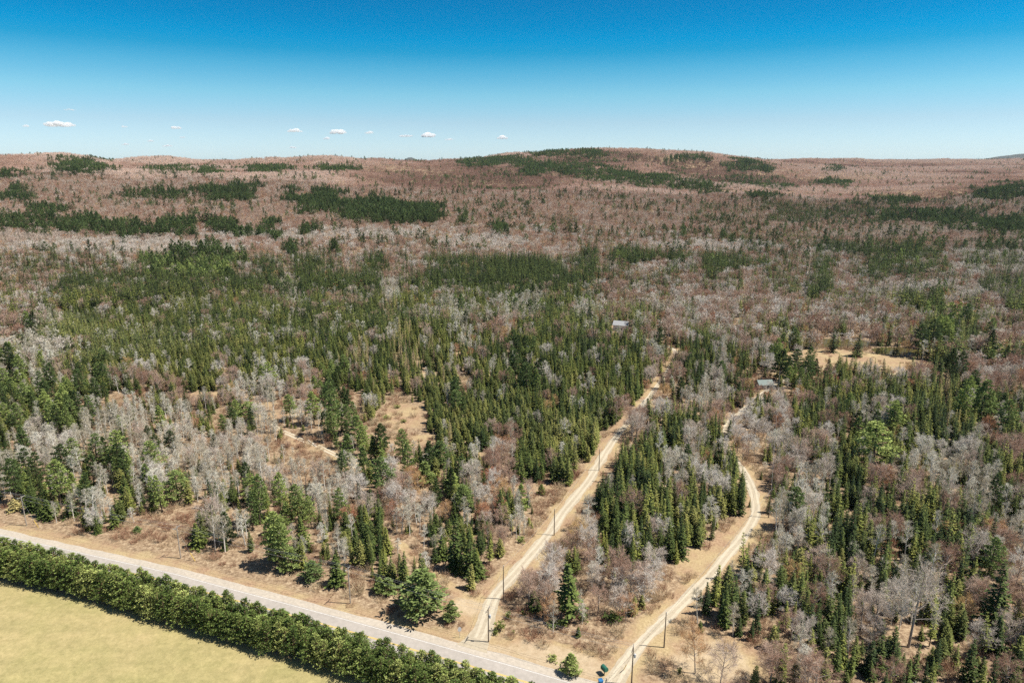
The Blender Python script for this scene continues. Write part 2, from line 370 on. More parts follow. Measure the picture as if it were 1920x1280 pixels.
def ribbon(name, pts, a, b_, zoff, m, jitter=0.0, cols=1, taper=None):
    """a strip of ground between the lateral offsets a and b_ of a line"""
    pts = np.array(pts); seg = np.hypot(*np.diff(pts, axis=0).T); s = np.concatenate([[0], np.cumsum(seg)])
    t = np.arange(0, s[-1], 1.2); x = np.interp(t, s, pts[:, 0]); y = np.interp(t, s, pts[:, 1])
    dx = np.gradient(x); dy = np.gradient(y); l = np.hypot(dx, dy); nx, ny = -dy / l, dx / l
    v = []; f = []
    k = cols + 1
    for i in range(len(t)):
        aa, bb = a, b_
        if taper: w = taper(t[i], s[-1]); aa, bb = a * w, b_ * w
        if jitter:
            aa += jitter * float(fbm(t[i] / 5, 3.3, 41)); bb += jitter * float(fbm(t[i] / 5, 9.1, 43))
        for c in range(k):
            o = aa + (bb - aa) * c / cols; X, Y = x[i] + nx[i] * o, y[i] + ny[i] * o; v.append((X, Y))
    v = np.array(v); z = terrain(v[:, 0], v[:, 1]) + zoff
    for i in range(len(t) - 1):
        for c in range(cols): q = i * k + c; f.append((q, q + 1, q + k + 1, q + k)[::-1])
    me = new_mesh(name, np.column_stack([v, z]), f, [m], smooth_=True)
    if me.polygons and me.polygons[0].normal.z < 0: me.flip_normals()
    return link(name, me)
def road_mat(name, c0, c1, scale, streak=False):
    m, n, b = mat(name, .9); lk = n.links.new; geo = node(n, 'ShaderNodeNewGeometry')
    def nz(s, d=6, r=.65):
        q = node(n, 'ShaderNodeTexNoise'); q.inputs['Scale'].default_value = s; q.inputs['Detail'].default_value = d; q.inputs['Roughness'].default_value = r
        lk(geo.outputs['Position'], q.inputs['Vector']); return q
    a = nz(scale); r = node(n, 'ShaderNodeValToRGB'); r.color_ramp.elements[0].position = .3; r.color_ramp.elements[1].position = .7
    r.color_ramp.elements[0].color = (*c0, 1); r.color_ramp.elements[1].color = (*c1, 1); lk(a.outputs[0], r.inputs[0])
    r2 = node(n, 'ShaderNodeValToRGB'); r2.color_ramp.elements[0].color = (.86, .86, .86, 1); r2.color_ramp.elements[1].color = (1.1, 1.1, 1.1, 1)
    lk(nz(.12, 3).outputs[0], r2.inputs[0])
    mx = node(n, 'ShaderNodeMix', data_type='RGBA', blend_type='MULTIPLY'); mx.inputs[0].default_value = 1
    lk(r.outputs[0], mx.inputs[6]); lk(r2.outputs[0], mx.inputs[7]); lk(mx.outputs[2], b.inputs['Base Color'])
    return m
shoulder_m = road_mat('shoulder_gravel', (.36, .315, .255), (.52, .455, .37), 1.2)
asphalt_m = road_mat('worn_asphalt', (.33, .298, .262), (.42, .378, .333), .8)
dirt_m = road_mat('dirt_road', (.35, .295, .21), (.48, .41, .30), 1.0)
rut_m = road_mat('packed_wheel_rut', (.44, .38, .28), (.56, .49, .37), 1.5)
tag(ribbon('road_shoulder', ROAD, -9.0, 2.7, .05, shoulder_m, .45, 8), kind='structure')
tag(ribbon('paved_road', ROAD, -7.4, .35, .08, asphalt_m, .1, 6), kind='structure')
line_m = road_mat('white_line_paint', (.56, .54, .50), (.74, .72, .68), 2); yel_m = road_mat('yellow_line_paint', (.62, .42, .05), (.75, .52, .08), 2)
tag(ribbon('edge_line', ROAD, -.07, .07, .095, line_m), kind='structure')
tag(ribbon('edge_line', ROAD, -7.09, -6.91, .095, line_m), kind='structure')
tag(ribbon('centre_line', ROAD, -3.62, -3.48, .095, yel_m), kind='structure')
tag(ribbon('centre_line', ROAD, -3.34, -3.2, .095, yel_m), kind='structure')
def flare(t, T): return (1 + 1.3 * math.exp(-t / 4.5)) * (1 - .42 * min(1, max(0, (t - 124) / 20)))
for nm, pts in (('dirt_road', R1), ('gravel_lane', R2)):
    w = 1.8 if nm == 'dirt_road' else 1.55
    tag(ribbon(nm, pts, -w, w, .065, dirt_m, .9, 4, flare), kind='structure')
    for o_ in (-.85, .85):
        tag(ribbon('wheel_rut', pts[6:], o_ - .38, o_ + .38, .085, rut_m, .3), kind='structure')
tag(ribbon('forest_track', TRACK[6:], -1.2, -.4, .05, rut_m, .4), kind='structure')
tag(ribbon('forest_track', TRACK[6:], .4, 1.2, .05, rut_m, .4), kind='structure')

# pond water
wm, wn, wb = mat('pond_water', .12); wb.inputs['Base Color'].default_value = (.10, .085, .030, 1); wb.inputs['Specular IOR Level'].default_value = .5
wz = node(wn, 'ShaderNodeTexNoise'); wz.inputs['Scale'].default_value = 1.5; wbp = node(wn, 'ShaderNodeBump'); wbp.inputs['Strength'].default_value = .08
wn.links.new(wz.outputs[0], wbp.inputs['Height']); wn.links.new(wbp.outputs[0], wb.inputs['Normal'])
for (cx, cy_, rx, ry, ro) in PONDS:
    z0 = float(np.median(terrain(cx + 1.1 * rx * np.cos(np.linspace(0, 6.28, 24)), cy_ + 1.1 * ry * np.sin(np.linspace(0, 6.28, 24))))) - .45
    v = [(0, 0, 0)]; n_ = 40
    for k in range(n_):
        t = 2 * math.pi * k / n_; a, b2 = 1.12 * rx * math.cos(t), 1.12 * ry * math.sin(t)
        v.append((a * math.cos(ro) - b2 * math.sin(ro), a * math.sin(ro) + b2 * math.cos(ro), 0))
    o = link('pond_water', new_mesh('pond_water', v, [(0, 1 + k, 1 + (k + 1) % n_) for k in range(n_)], [wm]), loc=(cx, cy_, z0)); tag(o, kind='structure')

# ------------------------------------------------------------------ tree prototypes
def leafquad(mb, c, d, w, l, up, m=0):
    """one small spray: starts at c, runs along d"""
    s = np.cross(d, up); ns = np.linalg.norm(s); s = s / ns if ns > 1e-6 else np.array((1, 0, 0.))
    mb.add([c - s * w * .25, c + s * w * .25, c + d * l * .6 + s * w * .5, c + d * l, c + d * l * .6 - s * w * .5], [(0, 1, 2, 3, 4)], m)
def unit(v): return v / (np.linalg.norm(v) + 1e-9)

def conifer(seed, h, r, levels, per, sprays, base=.06, droop=.35, power=.85, tr=.16, leaf=.55, width=.20, gap=0.0, lean=0):
    R_ = np.random.default_rng(seed); cr_ = MB(); tk = MB()
    off = R_.normal(0, .02 * h, 2) * lean
    tk.tube([(0, 0, -.6), (off[0] * .3, off[1] * .3, h * .5), (off[0], off[1], h * .985)], [tr * h / 12, tr * .6 * h / 12, .015], 5)
    for i in range(levels):
        t = base + (1 - base) * ((i + R_.random() * .7) / levels)
        if gap and R_.random() < gap: continue
        rad = r * (1 - t) ** power * R_.uniform(.6, 1.2)
        if t < base + .14: rad *= .75 + .25 * (t - base) / .14
        rad = max(rad, .12)
        k = max(3, int(per * (.45 + .55 * (1 - t))))
        a0 = R_.random() * 6.28
        for j in range(k):
            a = a0 + j * 6.283 / k + R_.normal(0, .25); L_ = rad * R_.uniform(.6, 1.25)
            d = np.array((math.cos(a), math.sin(a), 0.0)); o = np.array((off[0] * t, off[1] * t, t * h))
            up_t = .55 * t - droop * (1 - t)
            tip = o + d * L_ + np.array((0, 0, L_ * (up_t + R_.normal(0, .08))))
            mid = o + d * L_ * .55 + np.array((0, 0, L_ * up_t * .35))
            # blade of the bough
            s = np.array((-d[1], d[0], 0)) * L_ * width * .5
            cr_.add([o, mid - s, tip, mid + s], [(0, 1, 2), (0, 2, 3)])
            for q in range(sprays):
                f_ = R_.uniform(.25, 1); p_ = (o * (1 - f_) + tip * f_) if f_ > .55 else o * (1 - f_ / .55 * .55) + (tip) * f_
                dd = unit(d * R_.uniform(.2, 1) + np.array((-d[1], d[0], 0)) * R_.choice([-1, 1]) * R_.uniform(.4, 1.1) + np.array((0, 0, R_.uniform(-.55, .25))))
                ll = leaf * R_.uniform(.6, 1.3) * (.45 + .55 * (1 - t))
                leafquad(cr_, p_, dd, ll * .55, ll, np.array((R_.normal(0, .3), R_.normal(0, .3), 1.0)))
    # leader
    cr_.add([(off[0] - .07, off[1], h * .93), (off[0] + .07, off[1], h * .93), (off[0], off[1], h * 1.02)], [(0, 1, 2)])
    return cr_, tk

def tuft(mb, c, n, r, flat, leaf, R_, out=None):
    for _ in range(n):
        d = unit(R_.normal(0, 1, 3)); d[2] = abs(d[2]) * .8 if R_.random() < .7 else d[2]
        if out is not None: d = unit(d + out * .5)
        p_ = c + d * np.array((r, r, r * flat)) * R_.uniform(.2, .8)
        leafquad(mb, p_, d, leaf * .5, leaf * R_.uniform(.7, 1.2), R_.normal(0, 1, 3))

def pine(seed, h, r, nb, base=.3, tufts=3, nl=14, tr=.24, leaf=.55, top=.35, shape='wide', flat=.45, rise=.25):
    R_ = np.random.default_rng(seed); cr_ = MB(); tk = MB(); k = R_.normal(0, .015 * h, 2)
    pts = [(0, 0, -.6), (k[0], k[1], h * .5), (k[0] * 1.5, k[1], h * .97)]
    tk.tube(pts, [tr * h / 14, tr * .65 * h / 14, .04], 6)
    a = R_.random() * 6
    for i in range(nb):
        t = base + (1 - base) * (i + R_.random() * .5) / nb
        a += 2.4 + R_.normal(0, .3)
        s_ = (t - base) / (1 - base)
        prof_ = math.sin(min(1, s_ / .45 + .45) * math.pi / 2) * (1 - s_ ** 2.2) ** .75 if shape == 'wide' else (1 - s_) ** .7 * (.7 + .3 * min(1, s_ * 6))
        L_ = r * max(prof_, .12) * R_.uniform(.65, 1.15)
        o = np.array((k[0] * t * 1.5, k[1] * t, t * h * .97)); d = np.array((math.cos(a), math.sin(a), rise * (.3 + s_) + R_.normal(0, .06)))
        tip = o + d * L_
        tk.tube([o, o + d * L_ * .55 - np.array((0, 0, .04 * L_)), tip], [.05 + .01 * L_, .035, .015], 3, cap=False)
        m_ = max(2, int(tufts * (.4 + L_ / r)))
        for q in range(m_):
            f_ = .35 + .65 * (q + .5) / m_
            side = np.array((-d[1], d[0], 0)) * R_.normal(0, .22) * L_ * f_
            c = o + (tip - o) * f_ + side + np.array((0, 0, R_.uniform(0, .15)))
            tuft(cr_, c, nl, (.32 + .10 * L_) * 1.1, flat, leaf, R_, unit(d * np.array((1, 1, .3))))
    tuft(cr_, np.array((k[0] * 1.5, k[1], h * .97)), nl, .4, 1.2, leaf, R_, np.array((0, 0, 1.)))
    return cr_, tk

def strip(mb, a, b, w, R_, w2=None):
    d = b - a; s = np.cross(d, R_.normal(0, 1, 3)); s = unit(s) * w * .5; w2 = .55 if w2 is None else w2
    mb.add([a - s, a + s, b + s * w2, b - s * w2], [(0, 1, 2, 3)])
def bare(seed, h, r, limbs, sub, twig, tiny, base=.35, up=.9, tr=.16, tw=.023, shape='round', tinyl=.8, buds=0):
    R_ = np.random.default_rng(seed); cr_ = MB(); tk = MB()
    k = R_.normal(0, .03 * h, 2)
    def ax(t): return np.array((k[0] * t, k[1] * t + .2 * math.sin(3 * t + seed), t * h * .93))
    tk.tube([ax(-.05)] + [ax(q) for q in (.25, .5, .75, 1)], [tr * h / 12 * q for q in (1, .8, .6, .35, .08)], 5)
    for i in range(limbs):
        t = base + (1 - base) * (i + R_.random()) / limbs; s_ = (t - base) / (1 - base)
        if shape == 'round': Lr = r * math.sqrt(max(.05, 1 - (s_ * 1.0 - .25) ** 2 * 1.2))
        else: Lr = r * (.55 + .6 * math.sin(math.pi * min(1, s_ * .9 + .15))) * .8
        a = i * 2.4 + R_.normal(0, .4)
        o = ax(t * .8 if shape == 'round' else t * .92)
        e = up * (.5 + .7 * s_) * R_.uniform(.8, 1.2)
        d = unit(np.array((math.cos(a), math.sin(a), e))); L_ = Lr * R_.uniform(.8, 1.1) * (1 + .25 * e)
        tip = o + d * L_; tip[2] = min(tip[2], h * 1.0 + R_.uniform(-.8, 0))
        mid = o + (tip - o) * .5 + R_.normal(0, .06, 3) * L_
        tk.tube([o, mid, tip], [tr * .38 * h / 12, tr * .24 * h / 12, .02], 3, cap=False)
        for j in range(sub):
            f_ = .25 + .75 * (j + R_.random()) / sub
            p_ = (o + (mid - o) * f_ * 2) if f_ < .5 else mid + (tip - mid) * (f_ - .5) * 2
            d2 = unit(d + R_.normal(0, .55, 3) + np.array((0, 0, .25))); L2 = L_ * (.55 - .25 * f_) * R_.uniform(.7, 1.2)
            q_ = p_ + d2 * L2; strip(cr_, p_, q_, tw * 2, R_)
            for m_ in range(twig):
                g = .2 + .8 * (m_ + R_.random()) / twig; p3 = p_ + (q_ - p_) * g
                d3 = unit(d2 + R_.normal(0, .6, 3) + np.array((0, 0, .2))); L3 = L2 * R_.uniform(.35, .65) + .3; q3 = p3 + d3 * L3
                strip(cr_, p3, q3, tw * 1.3, R_)
                for _ in range(tiny):
                    p4 = p3 + (q3 - p3) * R_.uniform(.2, 1); d4 = unit(d3 + R_.normal(0, .65, 3))
                    strip(cr_, p4, p4 + d4 * tinyl * R_.uniform(.5, 1.2), tw, R_, .8)
    return cr_, tk

def brush(seed, h, r, n, leafy=0):
    R_ = np.random.default_rng(seed); mb = MB()
    for i in range(n):
        a = R_.random() * 6.28; q = math.sqrt(R_.random()) * r * .6; o = np.array((q * math.cos(a), q * math.sin(a), -.1))
        d = unit(np.array((math.cos(a) * R_.uniform(.1, .9), math.sin(a) * R_.uniform(.1, .9), 1.2))); L_ = h * R_.uniform(.5, 1.05)
        t = o + d * L_; strip(mb, o, t, .035, R_)
        for _ in range(4):
            p_ = o + (t - o) * R_.uniform(.3, 1); strip(mb, p_, p_ + unit(d + R_.normal(0, .6, 3)) * L_ * .35, .028, R_, .8)
        if leafy: tuft(mb, t, leafy, .35, .8, .3, R_)
    return mb

PROTO = {}   # kind -> list of (crown mesh, trunk mesh, near joined mesh, far joined mesh)
def join(name, parts):
    b = MB(); mats = []
    for i, (mb, m) in enumerate(parts):
        mats.append(m); b.add(mb.v, mb.f, i)
    return b.mesh(name, mats)
def reg(kind, crown_m, bark_m, gens, gens_far):
    out = []
    for g in gens:
        c, t = g(); cm = c.mesh(kind + '_crown', [crown_m]); tm = t.mesh(kind + '_trunk', [bark_m])
        out.append((cm, tm, join(kind, [(c, crown_m), (t, bark_m)])))
    far = []
    for g in gens_far:
        c, t = g(); far.append(join(kind + '_far', [(c, crown_m), (t, bark_m)]))
    PROTO[kind] = (out, far)

reg('spruce', M['spruce'], M['bark_dark'],
    [lambda: conifer(1, 13, 2.5, 28, 9, 9, power=1.0), lambda: conifer(2, 14, 2.1, 30, 8, 9, power=.9), lambda: conifer(3, 12, 2.9, 25, 10, 10, power=1.05), lambda: conifer(4, 13.5, 2.35, 27, 8, 9, power=1.05, gap=.1, lean=1), lambda: conifer(5, 12, 2.9, 26, 10, 10, base=.02, power=1.1), lambda: conifer(6, 13, 2.2, 26, 7, 8, base=.2, power=.9, gap=.12), lambda: conifer(7, 12, 2.7, 24, 9, 9, base=.04, power=.68), lambda: conifer(8, 15, 2.5, 26, 6, 8, base=.28, power=.75, gap=.25, lean=1), lambda: conifer(9, 11, 2.9, 24, 10, 9, base=.03, power=.85, lean=1)],
    [lambda: conifer(11, 13, 2.6, 17, 6, 3, leaf=.9, width=.45), lambda: conifer(12, 14, 2.2, 17, 6, 3, leaf=.9, width=.45), lambda: conifer(13, 12, 3.0, 15, 6, 3, leaf=.9, width=.45)])
reg('cedar', M['cedar'], M['bark_grey'],
    [lambda: conifer(21, 9, 2.0, 34, 10, 8, base=.03, droop=.05, power=.6, leaf=.5, gap=.05), lambda: conifer(22, 10, 1.9, 36, 9, 8, base=.08, droop=.0, power=.55, leaf=.5, gap=.1), lambda: conifer(23, 8.5, 2.2, 32, 10, 8, base=.05, droop=-.1, power=.65, leaf=.5)],
    [lambda: conifer(24, 9, 1.8, 15, 7, 2, base=.03, droop=0, power=.6, leaf=.8, width=.5), lambda: conifer(25, 10, 1.6, 16, 7, 2, base=.03, droop=0, power=.6, leaf=.8, width=.5)])
reg('pine', M['pine'], M['bark_dark'],
    [lambda: pine(31, 15, 3.4, 46, .12, 4, 13, shape='cone'), lambda: pine(32, 17, 3.3, 46, .3, 4, 13), lambda: pine(33, 13, 3.0, 44, .08, 4, 13, shape='cone', rise=.4), lambda: pine(34, 16, 3.8, 42, .22, 4, 14)],
    [lambda: pine(35, 16, 3.6, 20, .15, 3, 6, leaf=1.1), lambda: pine(36, 17, 3.2, 20, .25, 3, 6, leaf=1.1, shape='cone'), lambda: pine(37, 14, 4.0, 18, .2, 3, 7, leaf=1.1)])
reg('redpine', M['redpine'], M['bark_red'],
    [lambda: pine(41, 9, 2.5, 64, .08, 4, 8, leaf=.34, rise=.7, flat=1.0, shape='cone'), lambda: pine(42, 9.6, 2.0, 52, .14, 4, 8, leaf=.38, rise=.55, flat=.9, shape='cone'), lambda: pine(43, 8.6, 2.6, 60, .08, 4, 8, leaf=.34, rise=.7, flat=1.0, shape='cone'), lambda: pine(44, 9.4, 2.2, 46, .12, 4, 8, leaf=.38, rise=.5, flat=.9, shape='cone')], [])
reg('larch', M['larch'], M['bark_grey'],
    [lambda: conifer(51, 13, 1.7, 34, 7, 4, base=.12, droop=.1, power=.8, leaf=.4, width=.10, gap=.1), lambda: conifer(52, 12, 1.6, 34, 7, 4, base=.15, droop=.0, power=.8, leaf=.4, width=.1)],
    [lambda: conifer(53, 13, 1.8, 16, 6, 1, leaf=.7, width=.25, power=.8)])
reg('aspen', M['aspen'], M['bark_pale'],
    [lambda: bare(61, 13, 1.55, 13, 5, 5, 4, shape='tall', base=.35, up=1.3, tr=.19, tinyl=.6), lambda: bare(62, 12, 1.35, 12, 5, 5, 4, shape='tall', base=.3, up=1.4, tr=.19, tinyl=.6), lambda: bare(63, 14, 1.8, 14, 5, 5, 4, shape='tall', base=.45, up=1.1, tr=.19, tinyl=.6), lambda: bare(64, 10, 1.3, 12, 5, 5, 4, shape='tall', base=.25, up=1.4, tr=.17, tinyl=.6)],
    [lambda: bare(65, 13, 2.2, 9, 3, 4, 2, shape='tall', base=.3, up=1.2, tr=.14, tw=.09, tinyl=.8), lambda: bare(66, 12, 1.9, 9, 3, 4, 2, shape='tall', base=.3, up=1.3, tr=.14, tw=.09, tinyl=.8)])
reg('maple', M['maple'], M['bark_grey'],
    [lambda: bare(71, 13, 3.2, 16, 6, 5, 7, base=.3, tr=.2), lambda: bare(72, 14, 3.6, 17, 6, 5, 7, base=.35, tr=.2), lambda: bare(73, 11, 2.8, 15, 6, 5, 7, base=.22, tr=.18), lambda: bare(74, 12, 3.0, 16, 6, 5, 7, base=.28, tr=.18)],
    [lambda: bare(75, 13, 3.5, 11, 4, 4, 2, base=.3, tr=.2, tw=.11, tinyl=1.1), lambda: bare(76, 12, 3.2, 11, 4, 4, 2, base=.3, tr=.2, tw=.11, tinyl=1.1), lambda: bare(77, 14, 3.8, 11, 4, 4, 2, base=.35, tr=.2, tw=.11, tinyl=1.1)])
reg('redmaple', M['redmaple'], M['bark_grey'],
    [lambda: bare(81, 11, 2.6, 14, 6, 5, 7, base=.25, tr=.16), lambda: bare(82, 12, 2.9, 15, 6, 5, 7, base=.3, tr=.16)],
    [lambda: bare(83, 12, 3.0, 10, 4, 4, 2, base=.3, tr=.18, tw=.10, tinyl=1.0)])
brush_protos = [join('brush', [(brush(91, 1.4, 1.6, 70), M['brush'])]), join('brush', [(brush(92, 1.9, 1.5, 80), M['brush'])]), join('brush', [(brush(93, .9, 1.8, 80), M['brush'])])]

# hillside patches: a 26 m piece of bare hardwood canopy
def patch(seed, kind_m, bark, n=13, size=28, hh=(11, 16), conifers=0):
    R_ = np.random.default_rng(seed); cr_ = MB(); tk = MB()
    for i in range(n):
        x, y = R_.uniform(-size / 2, size / 2, 2); h = R_.uniform(*hh); r = h * R_.uniform(.22, .30)
        tk.tube([(x, y, -4), (x, y, h * .75)], [.18, .09], 3, cap=False)
        for j in range(100):
            a = R_.random() * 6.28; e = R_.uniform(-.15, 1.5)
            d = np.array((math.cos(a) * math.cos(e), math.sin(a) * math.cos(e), math.sin(e)))
            o = np.array((x, y, h * .62)) + d * np.array((r, r, h * .3)) * R_.uniform(.25, .75)
            t = o + unit(d + R_.normal(0, .35, 3) + np.array((0, 0, .3))) * R_.uniform(.8, 1.9)
            s = unit(np.cross(d, R_.normal(0, 1, 3))) * R_.uniform(.08, .18)
            cr_.add([o, t - s, t + s], [(0, 1, 2)])
    return join('bare_patch', [(cr_, kind_m), (tk, bark)])
patches = [patch(101 + i, M['far_maple'], M['bark_grey']) for i in range(5)]

# ------------------------------------------------------------------ what grows where
# which mixture grows in each 40 px cell of the view, first row at y 480; 0 open, 1 brush, 2 brown hardwood, 3 brown with spruce, 4 reddish, 5 spruce, 6 spruce and bare,
# 7 cedar, 8 cedar and bare, 9 larch, 10 pale aspen, 11 aspen over young firs, 12 white pine, 13 pine and bare
GRID = np.array([
 [3, 3, 3, 3, 3, 3, 3, 12, 12, 12, 12, 3, 6, 3, 6, 3, 3, 6, 3, 3, 6, 6, 6, 5, 5, 5, 3, 6, 3, 3, 2, 3, 3, 6, 3, 2, 3, 3, 6, 2, 3, 6, 3, 3, 2, 10, 3, 10],
 [3, 3, 3, 6, 6, 6, 6, 5, 5, 6, 6, 5, 6, 11, 5, 6, 6, 5, 10, 6, 5, 5, 5, 5, 5, 5, 5, 6, 3, 3, 3, 3, 2, 3, 3, 2, 3, 3, 6, 2, 3, 2, 3, 3, 3, 2, 10, 10],
 [3, 3, 6, 5, 5, 5, 5, 5, 5, 5, 5, 5, 5, 5, 5, 5, 5, 5, 9, 5, 6, 11, 6, 11, 11, 5, 5, 10, 8, 8, 3, 3, 10, 2, 3, 3, 2, 3, 4, 3, 3, 3, 5, 12, 4, 3, 2, 6],
 [3, 11, 8, 7, 7, 5, 5, 5, 5, 5, 5, 5, 5, 5, 5, 5, 5, 5, 9, 5, 5, 11, 6, 3, 5, 5, 5, 6, 6, 8, 3, 3, 5, 10, 3, 3, 6, 3, 2, 3, 2, 3, 3, 5, 12, 5, 3, 3],
 [11, 10, 10, 8, 7, 7, 7, 7, 7, 7, 7, 7, 7, 5, 5, 5, 9, 5, 9, 9, 7, 6, 5, 5, 12, 5, 5, 5, 5, 5, 11, 6, 5, 10, 3, 3, 12, 10, 1, 1, 1, 3, 2, 6, 5, 3, 12, 6],
 [13, 11, 11, 8, 12, 8, 3, 8, 7, 7, 3, 6, 11, 7, 2, 12, 6, 5, 6, 8, 8, 1, 5, 6, 12, 8, 5, 5, 5, 5, 3, 3, 5, 10, 6, 1, 12, 12, 1, 6, 10, 1, 2, 3, 12, 2, 2, 2],
 [12, 12, 12, 12, 12, 1, 1, 8, 3, 8, 3, 10, 10, 2, 2, 12, 1, 8, 1, 5, 7, 12, 7, 7, 7, 5, 5, 6, 7, 5, 1, 3, 10, 10, 6, 3, 3, 3, 5, 5, 5, 5, 6, 5, 9, 12, 3, 6],
 [11, 12, 12, 12, 11, 10, 10, 11, 10, 6, 1, 12, 10, 10, 11, 12, 12, 1, 1, 8, 7, 7, 7, 7, 7, 6, 5, 5, 7, 2, 3, 6, 5, 3, 3, 5, 3, 5, 5, 5, 11, 10, 5, 5, 9, 12, 12, 6],
 [13, 10, 10, 10, 10, 10, 10, 11, 10, 10, 10, 10, 1, 1, 1, 13, 12, 12, 1, 1, 8, 7, 5, 2, 7, 7, 7, 7, 1, 1, 5, 5, 10, 5, 4, 2, 10, 5, 3, 8, 12, 12, 6, 5, 5, 5, 4, 6],
 [13, 11, 10, 11, 11, 11, 10, 10, 10, 10, 10, 10, 10, 1, 0, 1, 10, 12, 1, 12, 12, 6, 10, 2, 5, 5, 7, 1, 1, 5, 6, 10, 10, 6, 5, 1, 5, 2, 5, 5, 8, 6, 3, 10, 10, 10, 5, 3],
 [13, 12, 11, 11, 11, 12, 11, 10, 12, 10, 10, 11, 10, 10, 10, 10, 10, 12, 2, 4, 12, 5, 10, 4, 2, 1, 1, 1, 1, 5, 5, 10, 6, 10, 5, 1, 3, 10, 10, 5, 6, 4, 6, 10, 10, 10, 10, 6],
 [12, 5, 12, 11, 11, 5, 11, 12, 1, 1, 6, 13, 12, 11, 10, 11, 10, 6, 2, 10, 4, 5, 4, 5, 10, 1, 1, 1, 5, 5, 5, 6, 5, 7, 5, 1, 10, 10, 10, 5, 6, 5, 3, 6, 10, 11, 10, 6],
 [0, 0, 6, 0, 6, 1, 1, 1, 1, 6, 10, 10, 12, 1, 12, 11, 6, 5, 11, 10, 6, 5, 5, 2, 10, 1, 1, 2, 5, 5, 5, 5, 7, 11, 1, 1, 10, 10, 10, 5, 5, 5, 5, 5, 6, 5, 10, 10],
 [0, 0, 0, 0, 0, 0, 0, 0, 0, 6, 11, 11, 12, 13, 1, 11, 6, 5, 1, 10, 6, 5, 5, 2, 1, 1, 2, 4, 6, 5, 5, 5, 7, 1, 1, 1, 10, 10, 5, 5, 7, 3, 5, 5, 5, 6, 6, 10],
 [0, 0, 0, 0, 0, 0, 0, 0, 0, 0, 0, 0, 13, 12, 12, 11, 1, 1, 6, 12, 1, 5, 5, 1, 1, 2, 12, 2, 2, 2, 2, 2, 1, 1, 1, 5, 5, 8, 6, 5, 10, 6, 10, 5, 5, 2, 12, 2],
 [0, 0, 0, 0, 0, 0, 0, 0, 0, 0, 0, 0, 0, 0, 1, 1, 1, 6, 6, 12, 12, 1, 0, 1, 2, 2, 2, 2, 2, 2, 2, 1, 1, 6, 10, 5, 5, 6, 5, 5, 10, 6, 10, 10, 6, 5, 12, 3],
 [0, 0, 0, 0, 0, 0, 0, 0, 0, 0, 0, 0, 0, 0, 0, 0, 0, 1, 1, 0, 0, 0, 0, 0, 1, 3, 2, 2, 2, 2, 2, 1, 10, 6, 5, 3, 6, 5, 5, 5, 10, 10, 10, 6, 6, 3, 12, 1],
 [0, 0, 0, 0, 0, 0, 0, 0, 0, 0, 0, 0, 0, 0, 0, 0, 0, 0, 0, 0, 0, 0, 0, 0, 0, 1, 1, 1, 1, 1, 0, 0, 4, 2, 2, 3, 2, 3, 3, 5, 10, 3, 6, 5, 7, 1, 6, 3],
 [0, 0, 0, 0, 0, 0, 0, 0, 0, 0, 0, 0, 0, 0, 0, 0, 0, 0, 0, 0, 0, 0, 0, 0, 0, 0, 0, 0, 0, 0, 0, 0, 1, 4, 2, 2, 10, 2, 3, 5, 6, 5, 1, 6, 1, 5, 1, 3],
 [0, 0, 0, 0, 0, 0, 0, 0, 0, 0, 0, 0, 0, 0, 0, 0, 0, 0, 0, 0, 0, 0, 0, 0, 0, 0, 0, 0, 0, 0, 0, 0, 1, 0, 10, 8, 3, 2, 3, 1, 1, 6, 5, 5, 1, 3, 5, 6],
])
RK = GRID
KINDS_ = ['spruce', 'cedar', 'pine', 'larch', 'aspen', 'maple', 'redmaple', 'brush']
MIX = {
 5: dict(spruce=.68, cedar=.14, aspen=.03, maple=.02, brush=.05),
 6: dict(spruce=.47, cedar=.16, aspen=.05, maple=.035, redmaple=.02, brush=.2),
 7: dict(cedar=.86, spruce=.05, aspen=.03, brush=.05),
 8: dict(cedar=.48, spruce=.07, aspen=.09, maple=.04, larch=.05, brush=.2),
 9: dict(larch=.22, spruce=.30, cedar=.14, aspen=.04),
 10: dict(aspen=.44, maple=.06, spruce=.09, cedar=.08, pine=.012, brush=.3),
 11: dict(aspen=.32, spruce=.13, pine=.045, cedar=.12, brush=.25),
 2: dict(maple=.21, aspen=.05, redmaple=.02, spruce=.03, cedar=.02, brush=.5),
 3: dict(maple=.14, spruce=.15, cedar=.08, aspen=.04, redmaple=.02, brush=.4),
 4: dict(redmaple=.13, maple=.08, spruce=.05, cedar=.03, aspen=.03, brush=.5),
 12: dict(pine=.13, spruce=.16, cedar=.09, aspen=.05, brush=.1),
 13: dict(pine=.07, spruce=.09, cedar=.08, aspen=.20, brush=.1),
 1: dict(brush=.85, aspen=.010, maple=.012, cedar=.03, spruce=.010),
 0: dict(brush=.34),
}
PROB = np.zeros((14, len(KINDS_)))
for c, d in MIX.items():
    for k, v in d.items(): PROB[c, KINDS_.index(k)] = v

